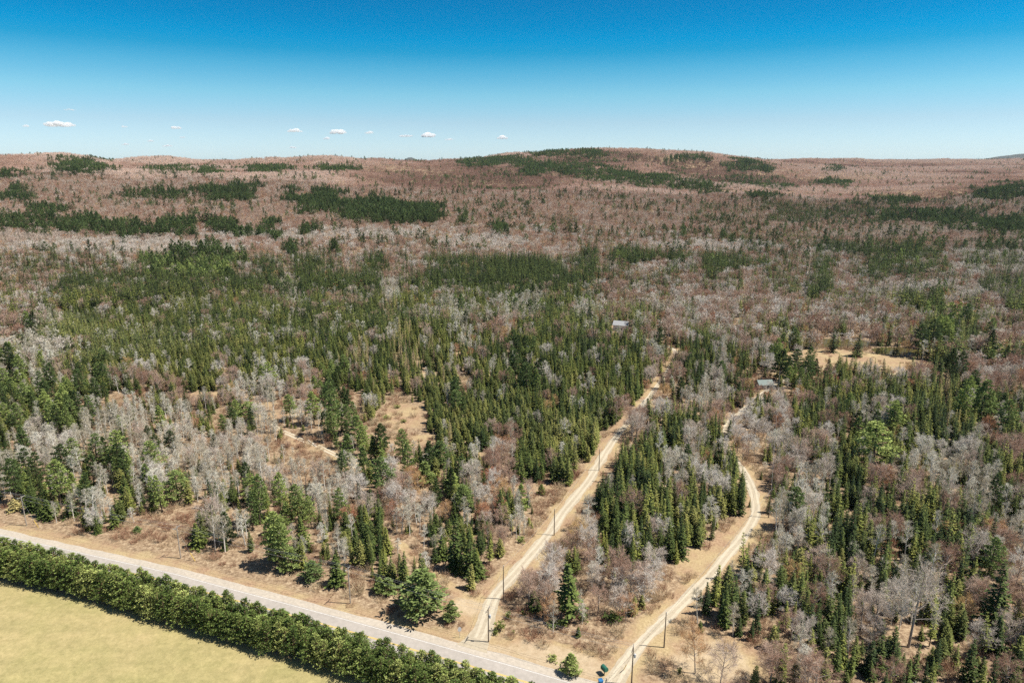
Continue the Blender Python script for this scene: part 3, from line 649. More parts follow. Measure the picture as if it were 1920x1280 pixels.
# conifer stands on the far slopes: (px, py, rx, ry, density, kind)
STANDS = [(150, 312, 55, 15, .9, 'p'), (20, 328, 26, 10, .8, 'p'), (325, 321, 48, 8, .6, 'p'), (395, 323, 28, 7, .7, 'p'), (500, 317, 42, 9, .95, 'p'), (635, 317, 44, 7, .95, 'p'),
 (545, 370, 12, 12, .8, 'p'), (608, 380, 46, 20, .95, 'p'), (680, 392, 55, 22, .95, 'p'), (750, 402, 55, 18, .95, 'p'), (808, 403, 28, 18, .95, 'p'), (430, 364, 60, 16, .8, 'p'), (320, 368, 50, 11, .5, 'p'), (250, 371, 35, 8, .35, 'p'), (460, 352, 30, 8, .4, 'p'),
 (30, 366, 30, 12, .7, 'p'), (85, 393, 35, 10, .6, 'p'), (60, 418, 60, 14, .6, 'p'), (150, 422, 50, 14, .75, 'p'), (240, 434, 50, 17, .65, 'p'), (330, 428, 40, 13, .5, 'p'), (430, 428, 50, 16, .8, 'p'), (470, 437, 25, 12, .6, 'p'), (513, 432, 18, 16, .8, 'p'), (570, 434, 12, 8, .9, 'p'),
 (290, 498, 26, 20, .6, 'p'), (335, 492, 30, 24, .8, 'p'), (408, 488, 42, 26, .9, 'p'), (548, 472, 12, 14, .6, 'p'), (620, 472, 12, 9, .6, 'p'), (710, 485, 12, 15, .5, 'p'), (875, 410, 9, 14, .5, 'p'), (925, 430, 14, 10, .6, 'p'),
 (900, 305, 45, 9, .8, 'p'), (960, 300, 50, 7, .7, 'p'), (1040, 289, 50, 6, .7, 'p'), (1110, 290, 40, 8, .8, 'p'), (1010, 311, 60, 9, .7, 'p'),
 (1000, 320, 42, 11, .95, 'p'), (1080, 323, 50, 13, .95, 'p'), (1150, 330, 50, 13, .95, 'p'), (1220, 340, 45, 12, .95, 'p'), (1290, 350, 40, 10, .9, 'p'), (1335, 357, 28, 8, .8, 'p'),
 (1280, 297, 52, 7, .75, 'p'), (1395, 312, 45, 12, .9, 'p'), (1435, 318, 20, 9, .8, 'p'), (1400, 340, 55, 11, .45, 'p'), (1455, 352, 35, 8, .55, 'p'), (1550, 341, 28, 8, .85, 'p'), (1585, 348, 14, 8, .8, 'p'), (1880, 362, 46, 14, .85, 'p'), (1565, 318, 15, 6, .6, 'p'), (1660, 372, 40, 8, .4, 'p'),
 (1430, 371, 30, 8, .5, 'p'), (1450, 386, 60, 12, .5, 's'), (1520, 400, 80, 18, .55, 's'), (1600, 395, 60, 12, .4, 's'), (1700, 407, 60, 13, .55, 'p'), (1800, 412, 60, 16, .55, 'p'), (1880, 422, 60, 16, .8, 'p'), (1690, 378, 30, 8, .5, 'p'),
 (1100, 473, 16, 9, .9, 's'), (1165, 482, 30, 11, .95, 's'), (1205, 487, 30, 9, .95, 's'), (1262, 490, 30, 9, .9, 's'), (1350, 492, 26, 13, .85, 's'), (1410, 496, 45, 12, .75, 's'), (1590, 466, 60, 10, .6, 's'), (1690, 478, 60, 17, .85, 's'), (1745, 500, 55, 14, .8, 's'), (1650, 497, 30, 12, .6, 's'),
 (1330, 440, 80, 10, .3, 'c'), (1440, 445, 70, 14, .4, 'c'), (1540, 450, 50, 12, .35, 'c'), (1650, 520, 60, 14, .4, 's'), (1850, 540, 40, 12, .35, 's'), (1120, 430, 14, 12, .5, 'c'), (1190, 410, 20, 8, .25, 's'), (1060, 412, 20, 8, .3, 's')]
PALE = [(1330, 462, 130, 11), (200, 462, 220, 14), (620, 440, 220, 8), (1730, 558, 110, 22), (1860, 478, 70, 20), (1620, 440, 90, 8), (60, 440, 90, 10), (1740, 430, 120, 7), (900, 452, 90, 10), (1560, 470, 40, 8)]

def candidates(y0, y1, s, ymargin=1.0, lo=-1120, hi=1120):
    out = []
    y = y0
    while y < y1:
        zc = y * cp + H * sp_
        x0, x1 = lo / F * zc, hi / F * zc
        n = int((x1 - x0) / s); xs = x0 + (np.arange(n) + .5) * s
        out.append(np.column_stack([xs, np.full(n, y)])); y += s
    a = np.concatenate(out); a += rng.uniform(-.5, .5, a.shape) * s * .95
    return a

def nearest(px, py):
    """letter of the mixture standing at a picture position, with ragged borders"""
    gx = np.clip((px / 40).astype(int), 0, 47); gy = np.clip(((py - 480) / 40).astype(int), 0, len(RK) - 1)
    return GRID[gy, gx]

TREES = []     # (kind index, x, y, z, h, rscale, tint, far flag)
BUILD_XY = [(75.1, 461, 9), (129.8, 334.5, 8), (112, 351, 5)]
SPECIAL = []   # filled before the scatter so that nothing grows through the hand-set trees

def scatter(cand, s, boost=1.0):
    x, y = cand[:, 0], cand[:, 1]; z = terrain(x, y)
    R = np.hypot(x, y)
    px, py = project(x, y, z + np.where(y < 700, 4.5, 6.0))
    sc_ = F / np.maximum(R, 1)
    wx = 16 * vnoise(x / 11, y / 11, 61) + 10 * vnoise(x / 4, y / 4, 62); wy = 14 * vnoise(x / 13, y / 13, 63) + 7 * vnoise(x / 4, y / 4, 64)
    f = np.clip(sc_ / 4, .3, 1)
    lw_ = 20 * vnoise(x / 48, y / 60, 261) + 11 * vnoise(x / 20, y / 26, 262); lh_ = (12 * vnoise(x / 60, y / 80, 263) + 7 * vnoise(x / 24, y / 30, 264)) * np.clip(sc_ / 2.5, .5, 1)
    let = nearest(px + wx * f + lw_ * (y > 330), py + wy * f + lh_ * (y > 330))
    pr = PROB[let].copy() * (s * s / 8.0) ** .6 * boost
    rt = (let == 10) & (x > 25); pr[rt, 0] += .15; pr[rt, 1] += .06; pr[rt, 4] *= .7
    far = py < 480 - 4 * np.sin(px / 90)
    KI = {k: i for i, k in enumerate(KINDS_)}
    if far.any():
        b = np.zeros(len(KINDS_)); b[KI['maple']] = .34; b[KI['aspen']] = .05; b[KI['redmaple']] = .05; b[KI['spruce']] = .02; b[KI['pine']] = .015
        belt = np.zeros(len(x), bool)
        lump = sstep(-.1, .5, fbm(x / 120, y / 120, 71)) + .8 * sstep(1150, 1450, px) * sstep(0, .5, fbm(x / 70, y / 70, 72)) * (py > 375)
        mid = sstep(1150, 1400, px) * (py > 380) * sstep(-.45, .25, fbm(x / 55, y / 40, 73))
        pb = np.tile(b, (len(x), 1)) * (s * s / 16.0) ** .6
        pb[:, KI['spruce']] *= 4.2 * lump * sstep(1500, 800, R) + .4; pb[:, KI['maple']] *= 1 - .4 * lump * sstep(1500, 800, R); pb[:, KI['pine']] *= 2 * lump + .3
        wpx = px + 20 * vnoise(x / 55, y / 55, 168) + 8 * vnoise(x / 20, y / 20, 169); wpy = py + 6 * vnoise(x / 70, y / 40, 170)
        pb[:, KI['spruce']] += .11 * mid; pb[:, KI['cedar']] += .07 * mid; pb[:, KI['pine']] += .03 * mid
        for (cx, cy, rx, ry, de, kd) in STANDS:
            e = np.hypot((wpx - cx) / rx, (wpy - cy - 1) / ry) + .35 * vnoise(x / 16, y / 16, 65) + .3 * vnoise(x / 45, y / 45, 66) + .12 * rng.random(len(x))
            k = (e < 1) & (py < 530) & (rng.random(len(x)) < de * (.97 if kd == 's' else .78))
            row = np.zeros(len(KINDS_)); row[KI['maple']] = .10; row[KI['aspen']] = .04; row[KI['pine' if kd == 'p' else ('cedar' if kd == 'c' else 'spruce')]] = .75
            if kd == 's': row[KI['pine']] = .06
            row[[KI['pine'], KI['spruce'], KI['cedar']]] *= .72
            if kd == 'p': row[KI['spruce']] = .16
            if kd == 's': row[KI['spruce']] = .85; row[KI['maple']] = .03
            pb[k] = row * min(1.3, (s * s / 20.0) ** .5 * 1.25); belt |= k
        pr[far | belt] = pb[far | belt]
    # what is kept clear
    so_ = side_off(x, y)
    up_ = 1 - .72 * sstep(226, 246, y); up1 = 1 - .45 * sstep(300, 350, y)
    clear = (so_ < 4.5) | (polydist(x, y, R1) < 4.2 * up1) | (polydist(x, y, R2) < 3.7 * up_) | (pond_mask(x, y) < 1.1)
    nt_ = np.ones(len(x))
    marsh = ell(x, y, 203, 378, 42, 24, -.35)
    tracks = np.minimum(polydist(x, y, TRACK), polydist(x, y, TRACK2)) < 3.0
    sandy = np.full(len(x), 9.0)
    for S_ in SANDS: sandy = np.minimum(sandy, ell(x, y, *S_))
    treeless = (marsh < 1) | tracks | ((sandy < .95) & (R < 420)) | (so_ < 13 + 4 * vnoise(x / 8, y / 8, 67)) 
    for (bx, by, br) in BUILD_XY: treeless |= np.hypot(x - bx, y - by) < br
    seen_ = np.minimum(polydist(x, y, np.array([(75.1, 461.0), (71, 438.0)])), 3 * polydist(x, y, np.array([(129.8, 334.5), (128, 330.0)]))); treeless |= seen_ < 6.0
    for q in SPECIAL: treeless |= np.hypot(x - q[0], y - q[1]) < q[2]
    pr[treeless, :7] *= .0; pr[treeless & (sandy < .8), 7] *= np.where(y[treeless & (sandy < .8)] > 210, .7, .35); pr[marsh < 1, 7] *= .1
    pr[(so_ > 4.5) & (so_ < 8)] *= .15
    pr[clear] = 0
    cum = np.cumsum(pr, 1); u = rng.random(len(x))
    kind = (u[:, None] > cum).sum(1)
    rd = np.minimum(polydist(x, y, R1), polydist(x, y, R2)); kind[(rd < 6.5) & (y < 225) & ((kind == 5) | (kind == 2) | (kind == 4) | (kind == 6))] = 99
    ok = kind < len(KINDS_)
    return x[ok], y[ok], z[ok], kind[ok], let[ok], R[ok], px[ok], py[ok], far[ok]

HT = {'spruce': (5.0, 13.5), 'cedar': (5, 10.5), 'pine': (9, 17), 'larch': (9, 13), 'aspen': (7.5, 13), 'maple': (7.5, 13), 'redmaple': (6, 10.5), 'brush': (.7, 1.9)}
NATIVE = {'spruce': 13, 'cedar': 9, 'pine': 15, 'larch': 12.5, 'aspen': 12.5, 'maple': 12.5, 'redmaple': 11.5, 'brush': 1.4}


# ------------------------------------------------------------------ stuff: everything past the trees one can count
def instancer(name, protos, pos, rotz, scl, idx, tint, label, cat, group=None):
    col = bpy.data.collections.new(name + '_kinds')
    for i, me in enumerate(protos):
        o = bpy.data.objects.new('%s_kind_%02d' % (name, i), me); col.objects.link(o)
    me = bpy.data.meshes.new(name); n = len(pos); me.vertices.add(n); me.vertices.foreach_set('co', np.asarray(pos, np.float32).ravel())
    for nm, ty, dat, key in (('scl', 'FLOAT_VECTOR', scl, 'vector'), ('rotv', 'FLOAT_VECTOR', rotz, 'vector')):
        a = me.attributes.new(nm, ty, 'POINT'); a.data.foreach_set(key, np.asarray(dat, np.float32).ravel())
    a = me.attributes.new('tint', 'FLOAT', 'POINT'); a.data.foreach_set('value', np.asarray(tint, np.float32))
    a = me.attributes.new('pick', 'INT', 'POINT'); a.data.foreach_set('value', np.asarray(idx, np.int32))
    o = link(name, me)
    ng = bpy.data.node_groups.new(name, 'GeometryNodeTree')
    ng.interface.new_socket('Geometry', in_out='INPUT', socket_type='NodeSocketGeometry'); ng.interface.new_socket('Geometry', in_out='OUTPUT', socket_type='NodeSocketGeometry')
    gi = ng.nodes.new('NodeGroupInput'); go = ng.nodes.new('NodeGroupOutput'); iop = ng.nodes.new('GeometryNodeInstanceOnPoints')
    ci = ng.nodes.new('GeometryNodeCollectionInfo'); ci.inputs['Collection'].default_value = col
    ci.inputs['Separate Children'].default_value = True; ci.inputs['Reset Children'].default_value = True
    def att(nm, ty):
        q = ng.nodes.new('GeometryNodeInputNamedAttribute'); q.data_type = ty; q.inputs['Name'].default_value = nm
        return [s for s in q.outputs if s.enabled and s.name == 'Attribute'][0]
    lk = ng.links.new
    lk(gi.outputs[0], iop.inputs['Points']); lk(ci.outputs[0], iop.inputs['Instance']); iop.inputs['Pick Instance'].default_value = True
    lk(att('pick', 'INT'), iop.inputs['Instance Index']); lk(att('scl', 'FLOAT_VECTOR'), iop.inputs['Scale'])
    e2r = ng.nodes.new('FunctionNodeEulerToRotation'); lk(att('rotv', 'FLOAT_VECTOR'), e2r.inputs[0]); lk(e2r.outputs[0], iop.inputs['Rotation'])
    lk(iop.outputs[0], go.inputs[0])
    md = o.modifiers.new('scatter', 'NODES'); md.node_group = ng
    tag(o, label, cat, group, 'stuff'); return o

# ------------------------------------------------------------------ hand-set trees
# (px, py of the base, kind, prototype, height, half width, tint, label)
HAND = [
 (788, 1150, 'pine', 0, 12.5, 6.2, .45, 'very broad blue-green pine standing alone beside the paved road'),
 (787, 1128, 'spruce', 1, 14.5, 1.8, .45, 'narrow spire of a spruce rising behind the very broad roadside pine'),
 (846, 1163, 'pine', 2, 5.6, 2.3, .5, 'small bushy pine right beside the very broad roadside pine'),
 (1066, 1160, 'spruce', 5, 16.5, 3.4, .6, 'tall dull-green conifer with bare lower trunk among brown hardwoods between the lanes'),
 (1001, 1146, 'spruce', 2, 6.2, 2.0, .35, 'short full spruce at the edge of grass left of the tall dull-green conifer'),
 (628, 818, 'pine', 3, 25, 4.8, .35, 'tallest white pine, layered boughs, above the two-track clearing'),
 (650, 815, 'pine', 1, 14, 3.0, .4, 'pine crowding the foot of the tallest white pine'),
 (1070, 1263, 'pine', 2, 5.2, 2.4, .75, 'small round bright pine alone on grass by the paved road shoulder'),
 (1636, 880, 'pine', 3, 20, 7.4, 1.0, 'broad bright-green white pine towering over the woods right of the gravel lane'),
 (988, 748, 'pine', 3, 19, 4.6, .3, 'tall blue-green white pine in the dark spruces left of the dirt road'),
 (966, 722, 'pine', 1, 20, 3.6, .3, 'slender ragged white pine just behind the tall blue-green one'),
 (850, 760, 'pine', 1, 15, 3.0, .5, 'pale ragged pine over the young olive conifers'),
 (720, 928, 'pine', 3, 14.5, 4.8, .3, 'blue-green spreading pine in pale birches near the brushy clearing'),
 (797, 908, 'pine', 2, 9.5, 3.8, .6, 'round mid-green pine at the lower edge of the brushy clearing'),
 (848, 928, 'pine', 2, 9, 3.6, 1.0, 'yellow-green round pine among reddish hardwoods'),
 (872, 968, 'pine', 1, 12, 3.4, .5, 'leaning-crowned green pine directly above the dark roadside spruces'),
 (852, 1066, 'spruce', 0, 18, 2.6, .35, 'tallest dark spruce in the clump left of the dirt road'),
 (878, 1077, 'spruce', 1, 14.5, 2.0, .3, 'second-tallest spruce in the clump left of the dirt road'),
 (857, 1070, 'spruce', 2, 7.5, 2.4, .5, 'low broad spruce at the front left of the roadside clump'),
 (894, 1081, 'spruce', 4, 7.5, 2.6, .5, 'low broad spruce at the front right of the roadside clump'),
 (828, 1048, 'spruce', 2, 8, 2.2, .55, 'mid-height spruce at the back left of the roadside clump'),
 (940, 975, 'spruce', 0, 11, 2.2, .3, 'lone dark spruce among pale hardwoods left of the dirt road'),
 (906, 922, 'spruce', 3, 9, 1.7, .4, 'dark spruce against the reddish hardwoods'),
 (866, 890, 'spruce', 2, 9, 3.0, .35, 'wide dark spruce near the yellow-green pine'),
 (826, 875, 'pine', 0, 11, 4.2, .2, 'dull blue-green broad pine at the edge of brush'),
 (1015, 925, 'cedar', 0, 3.6, 1.5, .3, 'little round cedar alone in the brush beside the dirt road'),
 (373, 1025, 'spruce', 2, 8.5, 2.7, .8, 'full green fir at the left edge of woods facing a utility pole'),
 (547, 1068, 'pine', 2, 7.2, 3.4, .6, 'round bushy pine at the front of the woods left of the clearing'),
 (587, 1085, 'pine', 0, 5.8, 3.1, .25, 'dark round pine nearest the paved road in front of the left woods'),
 (569, 1032, 'spruce', 4, 12, 2.9, .7, 'tall full fir behind the round bushy pines'),
 (517, 1050, 'pine', 2, 7.5, 2.6, .6, 'bushy pine left of the tall full fir'),
 (513, 1002, 'pine', 2, 7.5, 2.8, .6, 'bright bushy pine at the back of the roadside pines'),
 (540, 985, 'pine', 2, 8, 2.7, .6, 'bright pine beside the pale birches behind the full fir'),
 (634, 1095, 'spruce', 2, 9.5, 2.7, .5, 'fir beside pale birches just left of a utility pole'),
 (692, 1032, 'spruce', 4, 9, 3.0, .4, 'broad dark fir on the right end of the left woods'),
 (668, 1030, 'spruce', 2, 7, 2.3, .45, 'dark fir touching the broad dark fir on its left'),
 (728, 1112, 'pine', 2, 5.0, 2.6, .45, 'low bushy pine on the left flank of the broad roadside pine'),
 (712, 1112, 'pine', 2, 4.6, 2.2, .55, 'lowest bushy pine left of the broad roadside pine'),
 (733, 1090, 'spruce', 3, 8.5, 1.5, .6, 'thin grey-green fir behind the low bushy pines'),
 (30, 957, 'larch', 0, 4.5, 2.4, 1.0, 'yellow-leaved small tree by the first utility pole'),
 (60, 958, 'spruce', 0, 9.5, 2.2, .3, 'dark spruce right behind the first utility pole'),
 (92, 972, 'spruce', 4, 7, 2.8, .5, 'broad low fir at the edge of woods past the first utility pole'),
 (133, 968, 'spruce', 2, 8.5, 2.6, .45, 'full fir beside pale birches on the left roadside'),
 (169, 986, 'spruce', 2, 6.8, 2.1, .7, 'small full fir standing forward on the left verge'),
 (216, 990, 'spruce', 2, 7.5, 1.9, .7, 'grey-green fir with birch, second one forward on the left verge'),
 (257, 998, 'pine', 2, 2.2, 1.6, .3, 'tiny dark pine bush on the left verge'),
 (236, 950, 'spruce', 0, 12, 2.5, .5, 'tall dark-green spruce above the left verge'),
 (335, 940, 'pine', 3, 12, 5.0, .55, 'broad dark pine in the middle of the left woods'),
 (1812, 1279, 'spruce', 2, 12, 2.0, .25, 'sharp dark spruce alone near brown brush'),
 (1837, 1268, 'spruce', 0, 5.5, 1.2, .3, 'small pointed spruce between two others on brown litter'),
 (1858, 1182, 'spruce', 4, 20, 4.0, .35, 'large heavy-crowned spruce near the right edge over brown ground'),
 (1645, 1256, 'spruce', 3, 9, 1.8, .35, 'left one of two dark spruces above the pale shrubs'),
 (1670, 1252, 'spruce', 1, 11, 2.0, .3, 'right one of two dark spruces above the pale shrubs'),
 (1742, 662, 'pine', 3, 22, 6.5, .2, 'largest dark white pine behind the marsh'),
 (1720, 668, 'pine', 1, 20, 5.0, .2, 'white pine joined to the largest one behind the marsh'),
 (1832, 800, 'pine', 0, 22, 5.4, .4, 'tall green pine rising over tawny brush on the right'),
 (1880, 830, 'pine', 1, 19, 4.5, .4, 'pine right of the tall green one over tawny brush'),
 (1522, 696, 'spruce', 4, 9.5, 3.4, .15, 'single round-topped dark fir at the marsh edge'),
 (1553, 703, 'spruce', 4, 10, 3.2, .2, 'left fir of the dark trio at the marsh edge'),
 (1571, 698, 'spruce', 2, 9, 2.6, .2, 'middle fir of the dark trio at the marsh edge'),
 (1586, 699, 'spruce', 4, 7.5, 2.4, .25, 'right fir of the dark trio at the marsh edge'),
 (1606, 668, 'spruce', 4, 15.5, 3.6, .25, 'full spruce standing between the marsh and the pond'),
 (1561, 660, 'spruce', 0, 17, 3.0, .1, 'black-green spruce at the water edge of the pond'),
 (1460, 715, 'pine', 0, 18, 5.2, .05, 'dark dense pine shading the small house'),
 (1489, 707, 'pine', 3, 16, 5.0, .25, 'round-headed pine right of the one shading the small house'),
 (1703, 1212, 'maple', 1, 24, 6.2, 1.0, 'huge pale bare hardwood with forked grey trunks above the spruces'),
 (1642, 1175, 'maple', 0, 11, 4.6, .95, 'rounded pale bare hardwood left of the huge forked one'),
 (1303, 1262, 'redmaple', 0, 14, 3.8, .8, 'orange-tinted budding tree beside the gravel lane mouth'),
 (1350, 1285, 'maple', 2, 12, 3.8, .8, 'pale bare tree right of the orange-tinted budding tree'),
 (1405, 950, 'spruce', 1, 3, .5, .4, 'very small spruce sapling on the bank inside the lane bend'),
 (467, 792, 'pine', 3, 10, 5.2, .7, 'bright round pine at the head of the two-track clearing'),
 (545, 790, 'pine', 1, 13, 3.2, .6, 'pine with pale birches behind the two-track clearing'),
 (672, 838, 'pine', 0, 14, 4.2, .5, 'bushy pine left of the brushy clearing'),
 (650, 868, 'pine', 2, 12, 3.8, .4, 'lower bushy pine left of the brushy clearing'),
 (1165, 1008, 'spruce', 0, 13, 2.0, .6, 'spruce at the left end of the front row between the lanes'),
 (1120, 1050, 'spruce', 2, 10, 1.6, .6, 'front spruce beside the reddish thicket between the lanes'),
]
for hd in HAND:
    X, Y, Z = P(hd[0], hd[1]); SPECIAL.append((X, Y, hd[5] * .75, Z, hd))

def make_tree(kind, proto, loc, rz, sxy, sz, tint, label, cat, group, name):
    o = bpy.data.objects.new(name, None); sc.collection.objects.link(o); o.empty_display_size = .5
    o.location = loc; o.rotation_euler = (math.sin(rz * 7) * .045, math.cos(rz * 11) * .045, rz); o.scale = (sxy, sxy, sz)
    cm, tm, _ = PROTO[kind][0][proto]
    for nm, me in (('trunk', tm), ('crown', cm)):
        c = bpy.data.objects.new(nm, me); sc.collection.objects.link(c); c.parent = o; c['tint'] = float(tint)
    tag(o, label, cat, group); return o
def extent(kind, proto):
    me = PROTO[kind][0][proto][0]; co = np.empty(len(me.vertices) * 3); me.vertices.foreach_get('co', co); co = co.reshape(-1, 3)
    return float(np.percentile(np.hypot(co[:, 0], co[:, 1]), 97)), float(co[:, 2].max())
EXT = {(k, i): extent(k, i) for k in PROTO for i in range(len(PROTO[k][0]))}
NAME = {'spruce': ('spruce_tree', 'spruce'), 'cedar': ('cedar_tree', 'cedar'), 'pine': ('pine_tree', 'pine'), 'larch': ('larch_tree', 'larch'), 'aspen': ('aspen_tree', 'aspen'), 'maple': ('maple_tree', 'maple'), 'redmaple': ('budding_tree', 'budding tree'), 'redpine': ('red_pine', 'red pine')}
GROUP = {'spruce': 'spruces of the near woods', 'cedar': 'cedars of the near woods', 'pine': 'white pines of the near woods', 'larch': 'larches of the near woods', 'aspen': 'bare pale aspens of the near woods', 'maple': 'bare hardwoods of the near woods', 'redmaple': 'budding trees of the near woods'}
HANDCOUNT = {}
for (X, Y, _, Z, hd) in SPECIAL:
    k, pr_ = hd[2], hd[3]; ex, ez = EXT[(k, pr_)]
    HANDCOUNT[k] = HANDCOUNT.get(k, 0) + 1
    make_tree(k, pr_, (X, Y, Z - .05), random.Random(hd[0]).random() * 6.28, hd[5] / ex, hd[4] / ez, min(1, hd[6] * .8 + (.28 if k == 'pine' and hd[1] > 760 else 0)), hd[7], NAME[k][1], GROUP[k], NAME[k][0])

# ------------------------------------------------------------------ scatter the forest
parts = []
for (y0, y1, s) in ((84, 330, 2.35), (330, 620, 2.6), (620, 1000, 3.4), (1000, 1650, 4.4)):
    parts.append(scatter(candidates(y0, y1, s), s))
X, Y, Z, K, LET, R, PX, PY, FAR = [np.concatenate([p[i] for p in parts]) for i in range(9)]
n = len(X); u1, u2, u3 = rng.random(n), rng.random(n), rng.random(n)
zone = fbm(X / 45, Y / 45, 77, 2); zone2 = fbm(X / 16, Y / 16, 78, 2)
ht = np.zeros(n); tint = np.zeros(n)
for i, k in enumerate(KINDS_):
    a, b = HT[k]; q = K == i
    ht[q] = a + (b - a) * np.clip(.5 + .45 * zone[q] + .55 * (u1[q] - .5) * 1.5, 0, 1.15)
    tint[q] = np.clip(.5 + .55 * zone2[q] + 1.15 * (u3[q] * 7.31 % 1 - .5), 0, 1)
q = (K == 0) & (R > 600); ht[q] = 10.5 + 6.5 * u1[q]
isP = (K == 2); isS = K == 0; isC = K == 1; isA = K == 4; isM = K == 5
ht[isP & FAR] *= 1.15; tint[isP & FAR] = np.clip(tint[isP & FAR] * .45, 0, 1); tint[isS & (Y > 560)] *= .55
big = (R < 330)
for ch_, f_ in ((10, .55), (11, .68), (2, .6), (4, .6)): ht[(isS | isC) & (LET == ch_) & big] *= f_
gr = 1 + .12 * sstep(300, 480, R); ht[isS | isC] *= gr[isS | isC]; ht[(isM | isA) & (R > 600) & (R < 1500)] *= .92
ht[(LET == 1) & (K < 7)] *= .5
ht[(R < 330) & (X < 0) & (K < 7)] *= .9; ht[(R < 330) & (X < -20) & isS] *= .82
tint[isM & ((LET == 10) | (LET == 13))] = np.clip(tint[isM & ((LET == 10) | (LET == 13))] * .4 + .6, 0, 1)
for (cx, cy, rx, ry) in PALE:
    e = np.hypot((PX - cx) / rx, (PY - cy) / ry) + .3 * zone2 < 1
    tint[isM & e] = np.clip(.75 + .25 * u2[isM & e], 0, 1)
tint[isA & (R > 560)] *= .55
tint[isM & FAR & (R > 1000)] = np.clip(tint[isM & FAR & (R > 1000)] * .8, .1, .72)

def idx_for(kind, q):
    near, far = PROTO[kind]; nn = len(near); isfar = R[q] > 430
    r_ = (u3[q] * 997).astype(int)
    return np.where(isfar, nn + r_ % max(1, len(far)), r_ % nn)
inframe = (PX > -15) & (PX < 1935) & (PY < 1290)
LAND = []          # things a label can point at: filled with the poles, roads and big trees
def lm(px, py, nm): a = P(px, py); LAND.append((a[0], a[1], nm))
for px, py, nm in ((50, 985, 'the first roadside pole'), (339, 1046, 'the second roadside pole'), (657, 1131, 'the third roadside pole'),
    (944, 1123, 'the pole past the dirt road mouth'), (1039, 1003, 'the second pole along the dirt road'), (1123, 880, 'the third pole along the dirt road'), (1183, 798, 'the fourth pole along the dirt road'),
    (1245, 1213, 'the pole at the gravel lane mouth'), (1441, 968, 'the pole in the gravel lane bend'), (1410, 900, 'the sandy top of the gravel lane'), (788, 1150, 'the broad roadside pine'), (1066, 1160, 'the tall dull-green conifer'),
    (628, 818, 'the tallest layered white pine'), (1636, 880, 'the broad bright white pine'), (720, 928, 'the blue-green spreading pine'), (848, 928, 'the yellow-green pine'), (852, 1066, 'the dark roadside spruce clump'),
    (547, 1068, 'the round bushy roadside pines'), (1858, 1182, 'the heavy-crowned spruce'), (1703, 1212, 'the huge forked pale hardwood'), (1303, 1262, 'the orange budding tree'), (335, 940, 'the broad pine in the left woods'),
    (236, 950, 'the tall spruce above the left verge'), (1330, 1060, 'the sandy bank of the gravel lane'), (580, 830, 'the two-track clearing'), (740, 770, 'the brushy clearing'), (1500, 1100, 'the spruce stand right of the lane'), (1520, 980, 'the pale thicket right of the lane'),
    (1250, 1000, 'the pointed spruces between the lanes'), (1180, 1110, 'the brown hardwoods between the lanes'), (1640, 1020, 'the dark firs deep on the right'), (1780, 1000, 'the pale hardwoods deep right'), (1420, 1220, 'the brown thicket by the lane'),
    (1760, 1240, 'the litter gap on the right'), (120, 860, 'the grey birches on the left'), (450, 880, 'the grey aspen stand'), (1280, 880, 'the spruces where both lanes part'), (1560, 1210, 'the slender spruces by pale shrubs'), (1164, 619, 'the white barn'), (1432, 727, 'the small house'), (1600, 690, 'the marsh'), (1560, 650, 'the pond'), (988, 748, 'the tall blue-green pine'), (850, 760, 'the pale ragged pine'),
    (1263, 690, 'the far end of the dirt road'), (230, 740, 'the sandy opening on the left'), (300, 640, 'the olive cedar stand'), (500, 600, 'the dark spruce stand'), (420, 560, 'the upper edge of the spruce stand'), (760, 660, 'the tawny larch patch'), (600, 700, 'the pinkish thicket'),
    (860, 640, 'the pale hardwood islands'), (1000, 600, 'the pale crowns near the barn'), (900, 560, 'the upper dark spruces'), (1060, 700, 'the dark stand left of the road'), (950, 830, 'the young olive conifers'), (1742, 662, 'the largest dark white pine'), (1832, 800, 'the pine over tawny brush'),
    (1800, 720, 'the tawny brush'), (1500, 800, 'the spruces below the marsh'), (1300, 620, 'the brown woods right of the barn'), (1450, 600, 'the brown woods above the pond'), (1650, 560, 'the pale swath behind the pond'), (60, 600, 'the brown woods at the left edge'), (120, 680, 'the pale woods at the left edge'),
    (80, 750, 'the big pines at the left edge'), (350, 740, 'the mixed woods above the birches'), (1350, 720, 'the dark spruces before the house'), (1250, 560, 'the mixed woods behind the barn'), (700, 600, 'the spruces with orange crowns'), (1850, 640, 'the dark pines at the right edge')): lm(px, py, nm)
LX = np.array([(a, b) for a, b, _ in LAND])
def where(x, y):
    d = np.hypot(LX[:, 0] - x, LX[:, 1] - y); i = int(d.argmin()); dx, dy = x - LX[i, 0], y - LX[i, 1]
    w = 'close to' if d[i] < 4 else (('' if d[i] < 11 else ('well ' if d[i] < 22 else 'far ')) + (('right of' if dx > 0 else 'left of') if abs(dx) > abs(dy) else ('behind' if dy > 0 else 'in front of')))
    return w + ' ' + LAND[i][2]
LOOK = {'spruce': ('spruce', ('blackish', 'dark', 'light')), 'cedar': ('cedar', ('dull olive', 'olive', 'yellowish')), 'pine': ('pine', ('dark', 'green', 'bright')), 'larch': ('larch', ('brownish', 'tawny', 'yellowish')),
        'aspen': ('bare aspen', ('grey-brown', 'pale grey', 'whitish')), 'maple': ('bare hardwood', ('reddish-brown', 'brown', 'greyish')), 'redmaple': ('budding tree', ('red', 'orange-red', 'orange'))}
SIZES = ('very short', 'short', 'middling', 'tall', 'very tall')
